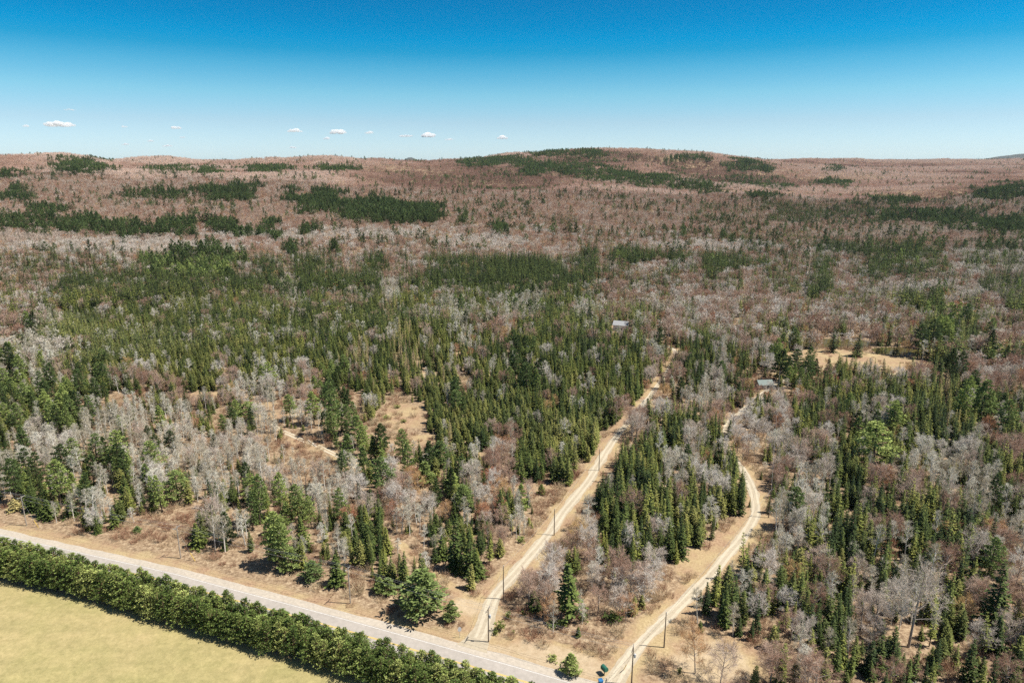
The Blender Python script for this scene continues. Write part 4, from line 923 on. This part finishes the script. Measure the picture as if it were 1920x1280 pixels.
STUFF = {'spruce': ('spruce_forest', 'dark spruces massed through the woods beyond the nearest ones', 'spruce forest'), 'cedar': ('cedar_forest', 'olive young cedars massed through the middle woods', 'cedar forest'),
 'pine': ('pine_forest', 'dark pines in stands on the far slopes and woods', 'pine forest'), 'larch': ('larch_forest', 'tawny larches scattered through the middle woods', 'larch forest'), 'aspen': ('aspen_forest', 'pale bare aspens massed through the woods', 'aspen forest'),
 'maple': ('hardwood_forest', 'bare brown hardwoods covering the lower slopes', 'hardwood forest'), 'redmaple': ('budding_forest', 'reddish budding trees dotted through the woods', 'budding forest'), 'brush': ('brush', 'low brown brush and saplings on the forest floor', 'brush')}
CAP = 285
for i, k in enumerate(KINDS_):
    q = np.where(K == i)[0]
    if k == 'brush':
        near = q[R[q] < 520]
        r_ = (u3[near] * 997).astype(int) % 3; s_ = .7 + .7 * u1[near]
        instancer('brush', brush_protos, np.column_stack([X[near], Y[near], Z[near]]), np.column_stack([0 * s_, 0 * s_, u3[near] * 60]), np.column_stack([s_, s_, s_ * (.8 + .4 * u2[near])]), r_, tint[near], STUFF[k][1], STUFF[k][2])
        continue
    size = ht[q] / np.maximum(R[q], 1) * inframe[q]
    order = np.argsort(-size); cap = min(CAP - HANDCOUNT.get(k, 0), int((size > 0).sum()))
    ind = q[order[:cap]]; rest = q[order[cap:]]
    rs = {'spruce': (.75, 1.25), 'cedar': (.85, 1.25), 'pine': (.8, 1.2), 'aspen': (.8, 1.25), 'maple': (.85, 1.2)}.get(k, (.85, 1.15))
    rsc = rs[0] + (rs[1] - rs[0]) * u2[q]; rmap = dict(zip(q, rsc))
    for t in ind:
        near = PROTO[k][0]; pi = int(u3[t] * 997) % len(near); sz = ht[t] / NATIVE[k]; sxy = sz ** .8 * rmap[t]
        a, b = HT[k]; f_ = (ht[t] - a * .9) / (b - a)
        lk_ = SIZES[int(np.clip(f_ * 5, 0, 4))] + ' ' + LOOK[k][1][int(np.clip(tint[t] * 3, 0, 2))] + ' ' + LOOK[k][0]
        lb_ = lk_ + ' ' + where(X[t], Y[t])
        if len(lb_.replace('-', ' ').split()) > 16: lb_ = lb_.replace('very ', '').replace('middling ', '')
        if len(lb_.replace('-', ' ').split()) > 16: lb_ = lb_.replace('well ', '').replace('far ', '')
        make_tree(k, pi, (X[t], Y[t], Z[t] - .05), u1[t] * 60, sxy, sz, tint[t], lb_, NAME[k][1], GROUP[k], NAME[k][0])
    sz = ht[rest] / NATIVE[k]; sxy = sz ** .8 * np.array([rmap[t] for t in rest])
    protos = [p[2] for p in PROTO[k][0]] + PROTO[k][1]
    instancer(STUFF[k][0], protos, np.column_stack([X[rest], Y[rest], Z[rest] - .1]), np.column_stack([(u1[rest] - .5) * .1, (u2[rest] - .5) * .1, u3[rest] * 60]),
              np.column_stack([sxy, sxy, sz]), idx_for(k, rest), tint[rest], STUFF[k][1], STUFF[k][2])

# far slopes: patches of bare canopy and conifers standing in them
c = candidates(1620, 6500, 19.0, lo=-1080, hi=1080); c2 = candidates(6500, 11000, 42.0, lo=-1060, hi=1060)
c = np.concatenate([c, c2]); x, y = c[:, 0], c[:, 1]; z = terrain(x, y); px, py = project(x, y, z + 8)
keep = np.ones(len(x), bool)
wpx = px + 10 * vnoise(x / 90, y / 90, 168) + 6 * vnoise(x / 35, y / 35, 169)
for (cx, cy, rx, ry, de, kd) in STANDS:
    if de > .65: keep &= ~((np.hypot((wpx - cx) / rx, (py - cy) / ry) < .85) & (rng.random(len(x)) < .85))
fold_shade = fbm(x / 700, y / 480, 11, 3) + .6 * fbm(x / 240, y / 190, 15, 2)
ti = np.clip(.44 + .8 * fold_shade + .5 * fbm(x / 330, y / 160, 81, 4) + .35 * (rng.random(len(x)) - .5), 0.0, .82)  # crests paler, hollows darker: relief shading painted into the crown tint
s_ = np.where(y > 6500, 1.9, 1.0) * rng.uniform(.85, 1.15, len(x))
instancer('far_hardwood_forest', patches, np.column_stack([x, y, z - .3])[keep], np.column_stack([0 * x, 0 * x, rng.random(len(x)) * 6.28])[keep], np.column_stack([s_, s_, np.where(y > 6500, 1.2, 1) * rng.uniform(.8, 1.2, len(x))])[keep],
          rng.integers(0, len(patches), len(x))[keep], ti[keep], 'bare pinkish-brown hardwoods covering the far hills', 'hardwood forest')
def far_conifers(y0, y1, s):
    c = candidates(y0, y1, s, lo=-1040, hi=1040); x, y = c[:, 0], c[:, 1]; z = terrain(x, y); px, py = project(x, y, z + 8)
    pr_ = np.full(len(x), .010) + .16 * sstep(.35, .75, fbm(x / 170, y / 120, 91)) + .02 * sstep(.1, .6, fbm(x / 60, y / 60, 95)) + .22 * sstep(.25, .6, -fbm(x / 700, y / 480, 11, 3) - .6 * fbm(x / 240, y / 190, 15, 2)) * sstep(-.2, .3, fbm(x / 90, y / 90, 96)) + .5 * sstep(4200, 5200, y) * sstep(.25, .6, fbm(x / 500, y / 500, 92))
    wpx = px + 10 * vnoise(x / 90, y / 90, 168) + 6 * vnoise(x / 35, y / 35, 169); wpy = py + 2 * vnoise(x / 110, y / 70, 170)
    for (cx, cy, rx, ry, de, kd) in STANDS:
        e = np.hypot((wpx - cx) / rx, (wpy - cy) / ry) + .35 * vnoise(x / 28, y / 28, 65) + .35 * vnoise(x / 80, y / 80, 66)
        pr_ = np.where(e < 1, np.maximum(pr_, de * .85 * (.55 + .45 * sstep(-.3, .3, vnoise(x / 30, y / 30, 171)))), pr_)
    k = rng.random(len(x)) < pr_
    return x[k], y[k], z[k]
fx, fy_, fz = [np.concatenate(a) for a in zip(far_conifers(1620, 3400, 5.6), far_conifers(3400, 6500, 11.0))]
nf = len(fx); hs = rng.uniform(13, 20, nf) * np.where(fy_ > 3400, 1.05, 1); 
fp = PROTO['pine'][1] + PROTO['spruce'][1]
fi = rng.integers(0, len(fp), nf); sz = hs / 15
instancer('far_conifer_forest', fp, np.column_stack([fx, fy_, fz]), np.column_stack([0 * fx, 0 * fx, rng.random(nf) * 6.28]), np.column_stack([sz * 1.1, sz * 1.1, sz]), fi, .12 + rng.random(nf) * .5, 'dark conifers dotting and banding the far hills', 'conifer forest')
print('TREES', n, 'patches', len(x), 'far conifers', nf)

# ------------------------------------------------------------------ row of red pines between the field and the road
rr_ = random.Random(5); hedge_n = 0; cnt = [0, 0, 0]
seg = np.hypot(*np.diff(ROAD, axis=0).T); S_ = np.concatenate([[0], np.cumsum(seg)])
def road_pt(s): return np.interp(s, S_, ROAD[:, 0]), np.interp(s, S_, ROAD[:, 1])
for row, off in enumerate((-10.6, -13.0, -15.3)):
    s = 95 + row * .9
    while s < 395 and True:
        s += rr_.uniform(1.9, 2.4); a = road_pt(s); b = road_pt(s + 1); d = np.array(b) - np.array(a); d /= np.linalg.norm(d); nrm = np.array((-d[1], d[0]))
        kx = min(1, max(0, (a[0] + 150) / 150)); o_ = off + rr_.uniform(-.4, .4) - .7 * kx; x, y = a[0] + nrm[0] * o_, a[1] + nrm[1] * o_
        z = tz(x, y); px, py = project(x, y, z + 5)
        if not (-60 < px < 1990) or py > 1330: continue
        if rr_.random() < .04: continue
        h = (rr_.uniform(8.0, 9.3) - 1.2 * kx) * (1.1 if rr_.random() < .05 else 1); pi = rr_.randrange(4); ex, ez = EXT[('redpine', pi)]; hedge_n += 1
        rown = ('road-side', 'middle', 'field-side')[row]
        cnt[row] += 1; sfx = 'th' if 10 < cnt[row] % 100 < 14 else {1: 'st', 2: 'nd', 3: 'rd'}.get(cnt[row] % 10, 'th')
        lab = ('tall ' if h > 9.2 else ('short ' if h < 7.9 else '')) + 'red pine, ' + str(cnt[row]) + sfx + ' from the left in the ' + rown + ' row of the windbreak'
        make_tree('redpine', pi, (x, y, z - .05), rr_.random() * 6.28, 2.6 * rr_.uniform(.9, 1.12) / ex, h / ez, rr_.random(), lab, 'red pine', 'red pines of the roadside windbreak', 'red_pine')
print('HEDGE', hedge_n)

# ------------------------------------------------------------------ shrubs one can point at
shr = []
for i in range(3):
    R_ = np.random.default_rng(300 + i); c_ = MB(); t_ = MB()
    for j in range(26):
        a = R_.random() * 6.28; rad = R_.uniform(.1, 1.0); zz = R_.uniform(.25, 2.0) * (1 - .45 * rad)
        p_ = np.array((math.cos(a) * rad, math.sin(a) * rad, zz)); tuft(c_, p_, 12, .35, .8, .3, R_, unit(p_))
        t_.tube([(0, 0, -.1), p_ * .5 + np.array((0, 0, .1)), p_], [.035, .025, .01], 3, cap=False)
    shr.append((c_.mesh('shrub_foliage', [M['redpine']]), t_.mesh('shrub_stem', [M['bark_dark']])))
for (px, py, h, w, ti_, lab) in ((937, 1183, 3.4, 1.4, 1.0, 'largest yellow-green juniper beside the dirt road mouth'), (954, 1159, 2.1, 1.0, .9, 'mid-sized juniper behind the largest one by the dirt road'), (930, 1189, 1.4, .8, .7, 'small juniper at the foot of the largest one'),
    (981, 1152, 1.3, .6, .6, 'tiny evergreen on the brown bank near the short full spruce'), (963, 1187, .9, .6, 1.0, 'yellowish knee-high shrub on the dry grass'), (1040, 1170, 1.5, 2.0, .5, 'low spreading juniper in front of the tall dull-green conifer'), (1054, 1173, 1.2, 1.7, .7, 'low green shrub right of the spreading juniper'),
    (1150, 1165, 2.6, 2.6, .2, 'dark green shrub under the brown hardwoods'), (1038, 1236, .9, 1.5, .9, 'flat yellow shrub on grass left of the round pine'), (1180, 1150, 2.4, 1.8, .3, 'dark shrub at the right end of brown hardwoods'), (978, 1015, 1.6, 1.7, .8, 'bright green shrub beside the dirt road in brush'),
    (1275, 1262, 1.6, .8, .0, 'small dark bush right of the gravel lane mouth'), (1095, 1162, 1.8, 1.6, .4, 'green shrub beneath the bare hardwood trunks'), (745, 765, 2.0, 1.6, .9, 'upper yellow-green bush in the brushy clearing'), (725, 785, 2.2, 1.7, 1.0, 'lower yellow-green bush in the brushy clearing'), (757, 792, 1.8, 1.4, .9, 'bush at the right of the brushy clearing')):
    X_, Y_, Z_ = P(px, py); m_ = shr[px % 3]; o = bpy.data.objects.new('shrub', None); sc.collection.objects.link(o); o.location = (X_, Y_, Z_); o.scale = (w / 1.1, w / 1.1, h / 2.1)
    for nm, me in (('foliage', m_[0]), ('stem', m_[1])):
        c_ = bpy.data.objects.new(nm, me); sc.collection.objects.link(c_); c_.parent = o; c_['tint'] = ti_
    tag(o, lab, 'shrub', 'green shrubs on the clearings')

# ------------------------------------------------------------------ utility poles and lines
def utility_pole(px, py, h, rz, label, arm=True, cans=0, pale=False, guy=None):
    X_, Y_, Z_ = P(px, py); o = bpy.data.objects.new('utility_pole', None); sc.collection.objects.link(o); o.location = (X_, Y_, Z_); o.rotation_euler = (0, 0, rz)
    m = M['polegrey'] if pale else M['pole']
    b = MB(); b.tube([(0, 0, -.5), (0, 0, h * .5), (0, 0, h)], [.17, .14, .10], 8); link('pole_shaft', b.mesh('pole_shaft', [m]), o)
    if arm:
        b = MB(); b.box((0, .14, h - .45), (2.4, .10, .13)); b.tube([(-.6, .14, h - .5), (0, .12, h - 1.1)], [.03, .03], 4); b.tube([(.6, .14, h - .5), (0, .12, h - 1.1)], [.03, .03], 4)
        ca = link('crossarm', b.mesh('crossarm', [m]), o)
        for xx in (-1.1, .45, 1.1):
            b = MB(); b.tube([(xx, .14, h - .38), (xx, .14, h - .26), (xx, .14, h - .14)], [.05, .085, .04], 6); link('insulator', b.mesh('insulator', [M['ceramic']]), ca)
    else:
        b = MB(); b.tube([(0, 0, h), (0, 0, h + .14), (0, 0, h + .28)], [.05, .09, .04], 6); link('insulator', b.mesh('insulator', [M['ceramic']]), o)
    if cans:
        b = MB(); b.tube([(0, -.42, h - 2.5), (0, -.42, h - 2.42), (0, -.42, h - 1.65), (0, -.42, h - 1.55)], [.2, .26, .26, .12], 10); b.box((0, -.2, h - 2.0), (.1, .3, .1)); link('transformer', b.mesh('transformer', [M['metal']]), o)
    if guy is not None:
        gx, gy = guy; b = MB(); b.tube([(0, 0, h - 1.2), (gx, gy, 0)], [.02, .02], 4); gw = link('guy_wire', b.mesh('guy_wire', [M['wire']]), o)
        b = MB(); b.tube([(gx * .72, gy * .72, (h - 1.2) * .28), (gx, gy, 0)], [.07, .07], 6); link('guy_guard', b.mesh('guy_guard', [yel_m]), gw)
    tag(o, label, 'utility pole', 'utility poles along the roads'); return (X_, Y_, Z_ + h), rz
ra = math.atan2(-.349, .937); na = ra + math.pi / 2
A = [utility_pole(50, 985, 10.2, na, 'pale pole at the far left of the paved road', True, 0, True, (.3, -5)), utility_pole(339, 1046, 10.2, na, 'pale pole with crossarm in the dry grass facing the full green fir', True, 0, True, (.3, -5)),
     utility_pole(657, 1131, 10.6, na, 'pale pole with crossarm left of the broad roadside pine', True, 0, True), utility_pole(916, 1203, 9.2, na, 'dark pole at the very mouth of the dirt road', True, 1, False),
     utility_pole(1184, 1283, 9.6, na, 'dark pole at the very mouth of the gravel lane', True, 1, False, (4, 2.5))]
B_ = [A[3], utility_pole(944, 1123, 9.8, 1.2, 'taller bare dark pole just up the dirt road from its mouth', False), utility_pole(1039, 1003, 8.8, 1.0, 'second dark pole up the dirt road beside the reddish thicket', False),
      utility_pole(1123, 882, 8.4, 1.0, 'third dark pole up the dirt road near its straight middle', False), utility_pole(1183, 800, 7.6, 1.0, 'fourth dark pole up the dirt road against the spruces', False)]
C_ = [A[4], utility_pole(1245, 1213, 9.4, .8, 'second dark pole up the gravel lane over brown brush', False), utility_pole(1441, 970, 10, .6, 'dark pole beside the bend of the gravel lane', True), utility_pole(1459, 727, 9, 0, 'pole by the small house near the marsh', True)]
def span(p, q, rz1, rz2, off, sag, name='power_line'):
    a = np.array(p[:3]) + np.array((math.cos(rz1) * off, math.sin(rz1) * off, -.1)); b = np.array(q[:3]) + np.array((math.cos(rz2) * off, math.sin(rz2) * off, -.1))
    pts = [a + (b - a) * t - np.array((0, 0, sag * 4 * t * (1 - t))) for t in np.linspace(0, 1, 13)]
    m = MB(); m.tube(pts, [.022] * 13, 4); return link(name, m.mesh(name, [M['wire']]))
lines_ = []
X0 = (np.array(A[0][0]) - (np.array(A[1][0]) - np.array(A[0][0])), A[0][1])
for seq, offs, nm, grp in (([X0] + A, (-1.1, .45, 1.1), 'beside the paved road', 'power lines along the paved road'), (B_, (0,), 'up the dirt road', 'power lines up the dirt road'), (C_, (0,), 'up the gravel lane', 'power lines up the gravel lane')):
    for i, (p_, q_) in enumerate(zip(seq[:-1], seq[1:])):
        for oi, of in enumerate(offs):
            L_ = float(np.linalg.norm(np.array(p_[0]) - np.array(q_[0])))
            o = span(p_[0], q_[0], p_[1], q_[1], of, L_ * .012)
            od = ('first', 'second', 'third', 'fourth', 'fifth', 'sixth'); wn_ = ('field-side wire', 'middle wire', 'woods-side wire')[oi] if len(offs) > 1 else 'single wire'
            tag(o, wn_ + ' of the ' + od[i] + ' span of poles ' + nm, 'power line', grp)

# ------------------------------------------------------------------ roadside sign, mailbox, box, logs
def holder(name, px, py, rz, label, cat, group=None):
    X_, Y_, Z_ = P(px, py); o = bpy.data.objects.new(name, None); sc.collection.objects.link(o); o.location = (X_, Y_, Z_); o.rotation_euler = (0, 0, rz); tag(o, label, cat, group); return o
o = holder('road_sign', 862, 1195, .1, 'small white rounded sign on a thin post by the dirt road mouth', 'sign')
b = MB(); b.tube([(0, 0, -.3), (0, 0, 2.6)], [.05, .05], 6); link('post', b.mesh('post', [M['metal']]), o)
b = MB(); b.tube([(0, -.07, 2.4), (0, -.04, 2.4)], [.62, .62], 16); s_o = link('sign_panel', b.mesh('sign_panel', [M['white']]), o); s_o.scale = (.75, 1, 1); 
o = holder('mailbox', 1133, 1263, .5, 'dark green mailbox on a post at the gravel lane mouth', 'mailbox')
b = MB(); b.box((0, 0, .5), (.14, .14, 1.3)); b.box((0, 0, 1.12), (.5, .12, .1)); link('post', b.mesh('post', [M['pole']]), o)
b = MB(); b.tube([(0, -.75, 1.6), (0, .75, 1.6)], [.55, .55], 12); b.box((0, 0, 1.38), (1.1, 1.46, .4)); link('box_body', b.mesh('box_body', [M['green']]), o)
b = MB(); b.box((0, -.77, 1.5), (.8, .03, .7)); dd_ = link('door', b.mesh('door', [M['green']]), o)
b = MB(); b.box((.57, .2, 1.9), (.03, .1, .5)); link('flag', b.mesh('flag', [M['metal']]), o)
o = holder('recycling_bin', 1126, 1283, .3, 'bright blue bin beside the paved road below the green mailbox', 'bin')
b = MB(); v = []
for z_, r_ in ((0, .34), (1.2, .42)):
    for sx, sy in ((-1, -1), (1, -1), (1, 1), (-1, 1)): v.append((sx * r_, sy * r_, z_))
b.add(v, [(3, 2, 1, 0), (4, 5, 6, 7), (0, 1, 5, 4), (1, 2, 6, 5), (2, 3, 7, 6), (3, 0, 4, 7)]); link('bin_body', b.mesh('bin_body', [M['blue']]), o)
b = MB(); b.box((0, 0, 1.26), (.94, .94, .1)); b.box((0, .4, 1.34), (.8, .1, .08)); link('lid', b.mesh('lid', [M['blue']]), o)
for sx in (-.35, .35):
    b = MB(); b.tube([(sx, .5, .12), (sx + .1, .5, .12)], [.14, .14], 10); link('wheel', b.mesh('wheel', [M['black']]), o)
for i, (px, py, L_, rz, lab) in enumerate(((582, 829, 7, 2.2, 'longest cut log lying right of the two-track'), (587, 833, 6, 2.25, 'cut log beside the longest one'), (577, 824, 5, 2.1, 'shorter cut log at the upper end of the logs'))):
    X_, Y_, Z_ = P(px, py); b = MB(); b.tube([(-L_ / 2, 0, .2), (0, .05, .22), (L_ / 2, 0, .2)], [.24, .22, .17], 8)
    o = link('cut_log', b.mesh('cut_log', [M['bark_pale']]), None, (X_, Y_, Z_), (0, 0, rz)); tag(o, lab, 'log', 'cut logs by the two-track')

# ------------------------------------------------------------------ buildings
roof_m = plain('metal_roof', (.36, .36, .36), .45, .06, 1.5); wall_m = plain('white_siding', (.74, .73, .70), .8, .05, 2); wood_m = plain('wood_trim', (.10, .09, .08), .8, .15); groof_m = plain('grey_green_roof', (.17, .21, .19), .6, .08, 1.2); tanw = plain('tan_siding', (.45, .38, .28), .8, .1)
glass_m, gn_, gb_ = mat('dark_glass', .1); gb_.inputs['Base Color'].default_value = (.04, .05, .06, 1); gb_.inputs['Specular IOR Level'].default_value = .6
def gable(name, px, py, L_, W, hw, hr, rz, label, cat, rm, wm_, door_x=1.0):
    X_, Y_, Z_ = P(px, py); o = bpy.data.objects.new(name, None); sc.collection.objects.link(o); o.location = (X_, Y_, Z_); o.rotation_euler = (0, 0, rz); tag(o, label, cat)
    l, w = L_ / 2, W / 2; b = MB()
    v = [(-l, -w, -.5), (l, -w, -.5), (l, w, -.5), (-l, w, -.5), (-l, -w, hw), (l, -w, hw), (l, w, hw), (-l, w, hw), (-l, 0, hr), (l, 0, hr)]
    b.add(v, [(0, 1, 5, 4), (1, 2, 6, 9, 5), (2, 3, 7, 6), (3, 0, 4, 8, 7), (3, 2, 1, 0)]); link('wall', b.mesh('wall', [wm_]), o)
    b = MB(); e = .5; sl = (hr - hw) / w
    for s in (-1, 1):
        y0, z0_ = s * (w + e), hw - e * sl
        q = [(-l - e, y0, z0_ + .06), (l + e, y0, z0_ + .06), (l + e, 0, hr + .06), (-l - e, 0, hr + .06)]; t = [(a, c_, d_ + .14) for a, c_, d_ in q]
        b.add(q + t, [(0, 1, 2, 3), (7, 6, 5, 4), (0, 4, 5, 1), (1, 5, 6, 2), (2, 6, 7, 3), (3, 7, 4, 0)])
    rf = link('roof', b.mesh('roof', [rm]), o)
    b = MB(); b.box((-l * .4, .5, hr + .5), (.5, .5, 1.3)); link('chimney', b.mesh('chimney', [wood_m]), rf)
    b = MB(); b.box((door_x, -w - .03, 1.05), (1.0, .06, 2.1)); dr = link('door', b.mesh('door', [wood_m]), o)
    b = MB(); b.box((door_x + .38, -w - .09, 1.0), (.06, .06, .14)); link('handle', b.mesh('handle', [M['metal']]), dr)
    for wx, wy, ax_ in ((-l * .6, -w - .03, 0), (l * .6, -w - .03, 0), (l + .03, -w * .3, 1), (l + .03, w * .4, 1)):
        fd, gd = ((1.3, .06, 1.1), (1.1, .1, .9)) if not ax_ else ((.06, 1.3, 1.1), (.1, 1.1, .9))
        b = MB(); b.box((wx, wy, 1.6), fd); wn_ = link('window', b.mesh('window', [M['white']]), o); b = MB(); b.box((wx, wy, 1.6), gd); link('pane', b.mesh('pane', [glass_m]), wn_)
    return o
gable('barn', 1164, 619, 9.5, 6, 4.2, 6.4, -.35, 'white barn with a light grey metal roof deep in the woods', 'barn', roof_m, wall_m)
gable('house', 1432, 727, 7, 5, 2.6, 4.2, .1, 'small house with a grey-green roof beside dark pines', 'house', groof_m, tanw)

# ------------------------------------------------------------------ clouds: little fair-weather cumulus low over the hills
cm_ = bpy.data.materials.new('cloud'); cm_.use_nodes = True; cn_ = cm_.node_tree; cn_.nodes.clear()
co_ = cn_.nodes.new('ShaderNodeOutputMaterial'); cv_ = cn_.nodes.new('ShaderNodeVolumeScatter'); cv_.inputs['Color'].default_value = (1, 1, 1, 1); cv_.inputs['Density'].default_value = .012; cv_.inputs['Anisotropy'].default_value = .0
cn_.links.new(cv_.outputs[0], co_.inputs['Volume'])
import bmesh
def cloud(px, py, w, h, lab):
    Y_ = min(60000, 1180 / (.000735 * (308 - py))); zc = Y_ * cp + (H - 1250) * sp_; X_ = (px - 960) / F * zc; Z_ = 110 + 1180 if Y_ < 60000 else 110 + Y_ * .000735 * (308 - py)
    W, Hh = w / F * zc, h / F * zc; R_ = np.random.default_rng(px); v = []; f = []
    ns = max(4, int(w / 3)); bm = bmesh.new()
    for i in range(ns):
        t = (i + .5) / ns * 2 - 1; r = Hh * R_.uniform(.35, .75) * (1 - .6 * t * t)
        q = bmesh.ops.create_icosphere(bm, subdivisions=3, radius=1)['verts']
        cx, cyy, cz = t * W * .42, R_.normal(0, .12) * W, r * R_.uniform(.2, .8)
        for vv in q:
            k = 1 + .22 * float(vnoise(vv.co.x * 2 + i, vv.co.y * 2 + vv.co.z * 1.7, 7))
            vv.co = Vector((vv.co.x * max(r * 1.3, W / ns * .9) * k + cx, vv.co.y * r * 2 * k + cyy, max(-.12 * Hh, vv.co.z * r * .75 * k + cz)))
    me = bpy.data.meshes.new('cloud'); bm.to_mesh(me); bm.free(); me.materials.append(cm_); me.polygons.foreach_set('use_smooth', np.ones(len(me.polygons), bool))
    o = link('cloud', me, None, (X_, Y_, Z_)); tag(o, lab, 'cloud', 'small white clouds low over the hills')
for c_ in ((113, 238, 54, 9, 'largest flat white cloud at upper left of the row'), (50, 239, 12, 4, 'tiny cloud just left of the largest cloud'), (130, 209, 26, 3, 'thin wisp of cloud above the largest cloud'), (233, 240, 12, 4, 'tiny cloud right of the largest cloud'),
    (331, 242, 22, 6, 'small cloud between the tiny one and the middle row'), (554, 248, 30, 6, 'left cloud of the brighter trio in the middle'), (634, 251, 34, 8, 'middle and biggest cloud of the brighter trio'), (692, 251, 18, 5, 'right cloud of the brighter trio'),
    (761, 257, 28, 5, 'flat cloud above the distant blue peak'), (803, 257, 27, 9, 'puffy cloud right of the flat one above the blue peak'), (942, 261, 22, 7, 'cloud standing alone above the big wooded hill'), (613, 262, 12, 4, 'tiny cloud under the biggest one of the trio'),
    (342, 259, 10, 3, 'speck of cloud under the small one'), (283, 266, 12, 3, 'speck of cloud over the left hills'), (315, 275, 22, 3, 'low thin cloud near the horizon over the left hills'), (235, 272, 14, 3, 'low speck of cloud beside the left hill'),
    (550, 278, 14, 3, 'low speck of cloud under the trio'), (843, 263, 20, 3, 'faint thin cloud left of the lone one')): cloud(*c_)
cam_d.clip_end = 120000

# ------------------------------------------------------------------ air
bm = bmesh.new(); bmesh.ops.create_cube(bm, size=1); me = bpy.data.meshes.new('haze'); bm.to_mesh(me); bm.free()
zlo, zhi = -60.0, 300.0
hz = link('haze', me, None, (0, 0, (zlo + zhi) / 2)); hz.scale = (64000, 64000, zhi - zlo)
hm = bpy.data.materials.new('haze'); hm.use_nodes = True; hn = hm.node_tree; hn.nodes.clear(); ho = hn.nodes.new('ShaderNodeOutputMaterial'); pv = hn.nodes.new('ShaderNodeVolumePrincipled')
pv.inputs['Color'].default_value = (.62, .78, .96, 1); pv.inputs['Density'].default_value = 1.5e-5; pv.inputs['Anisotropy'].default_value = .2
hn.links.new(pv.outputs[0], ho.inputs['Volume']); me.materials.append(hm); tag(hz, kind='stuff')
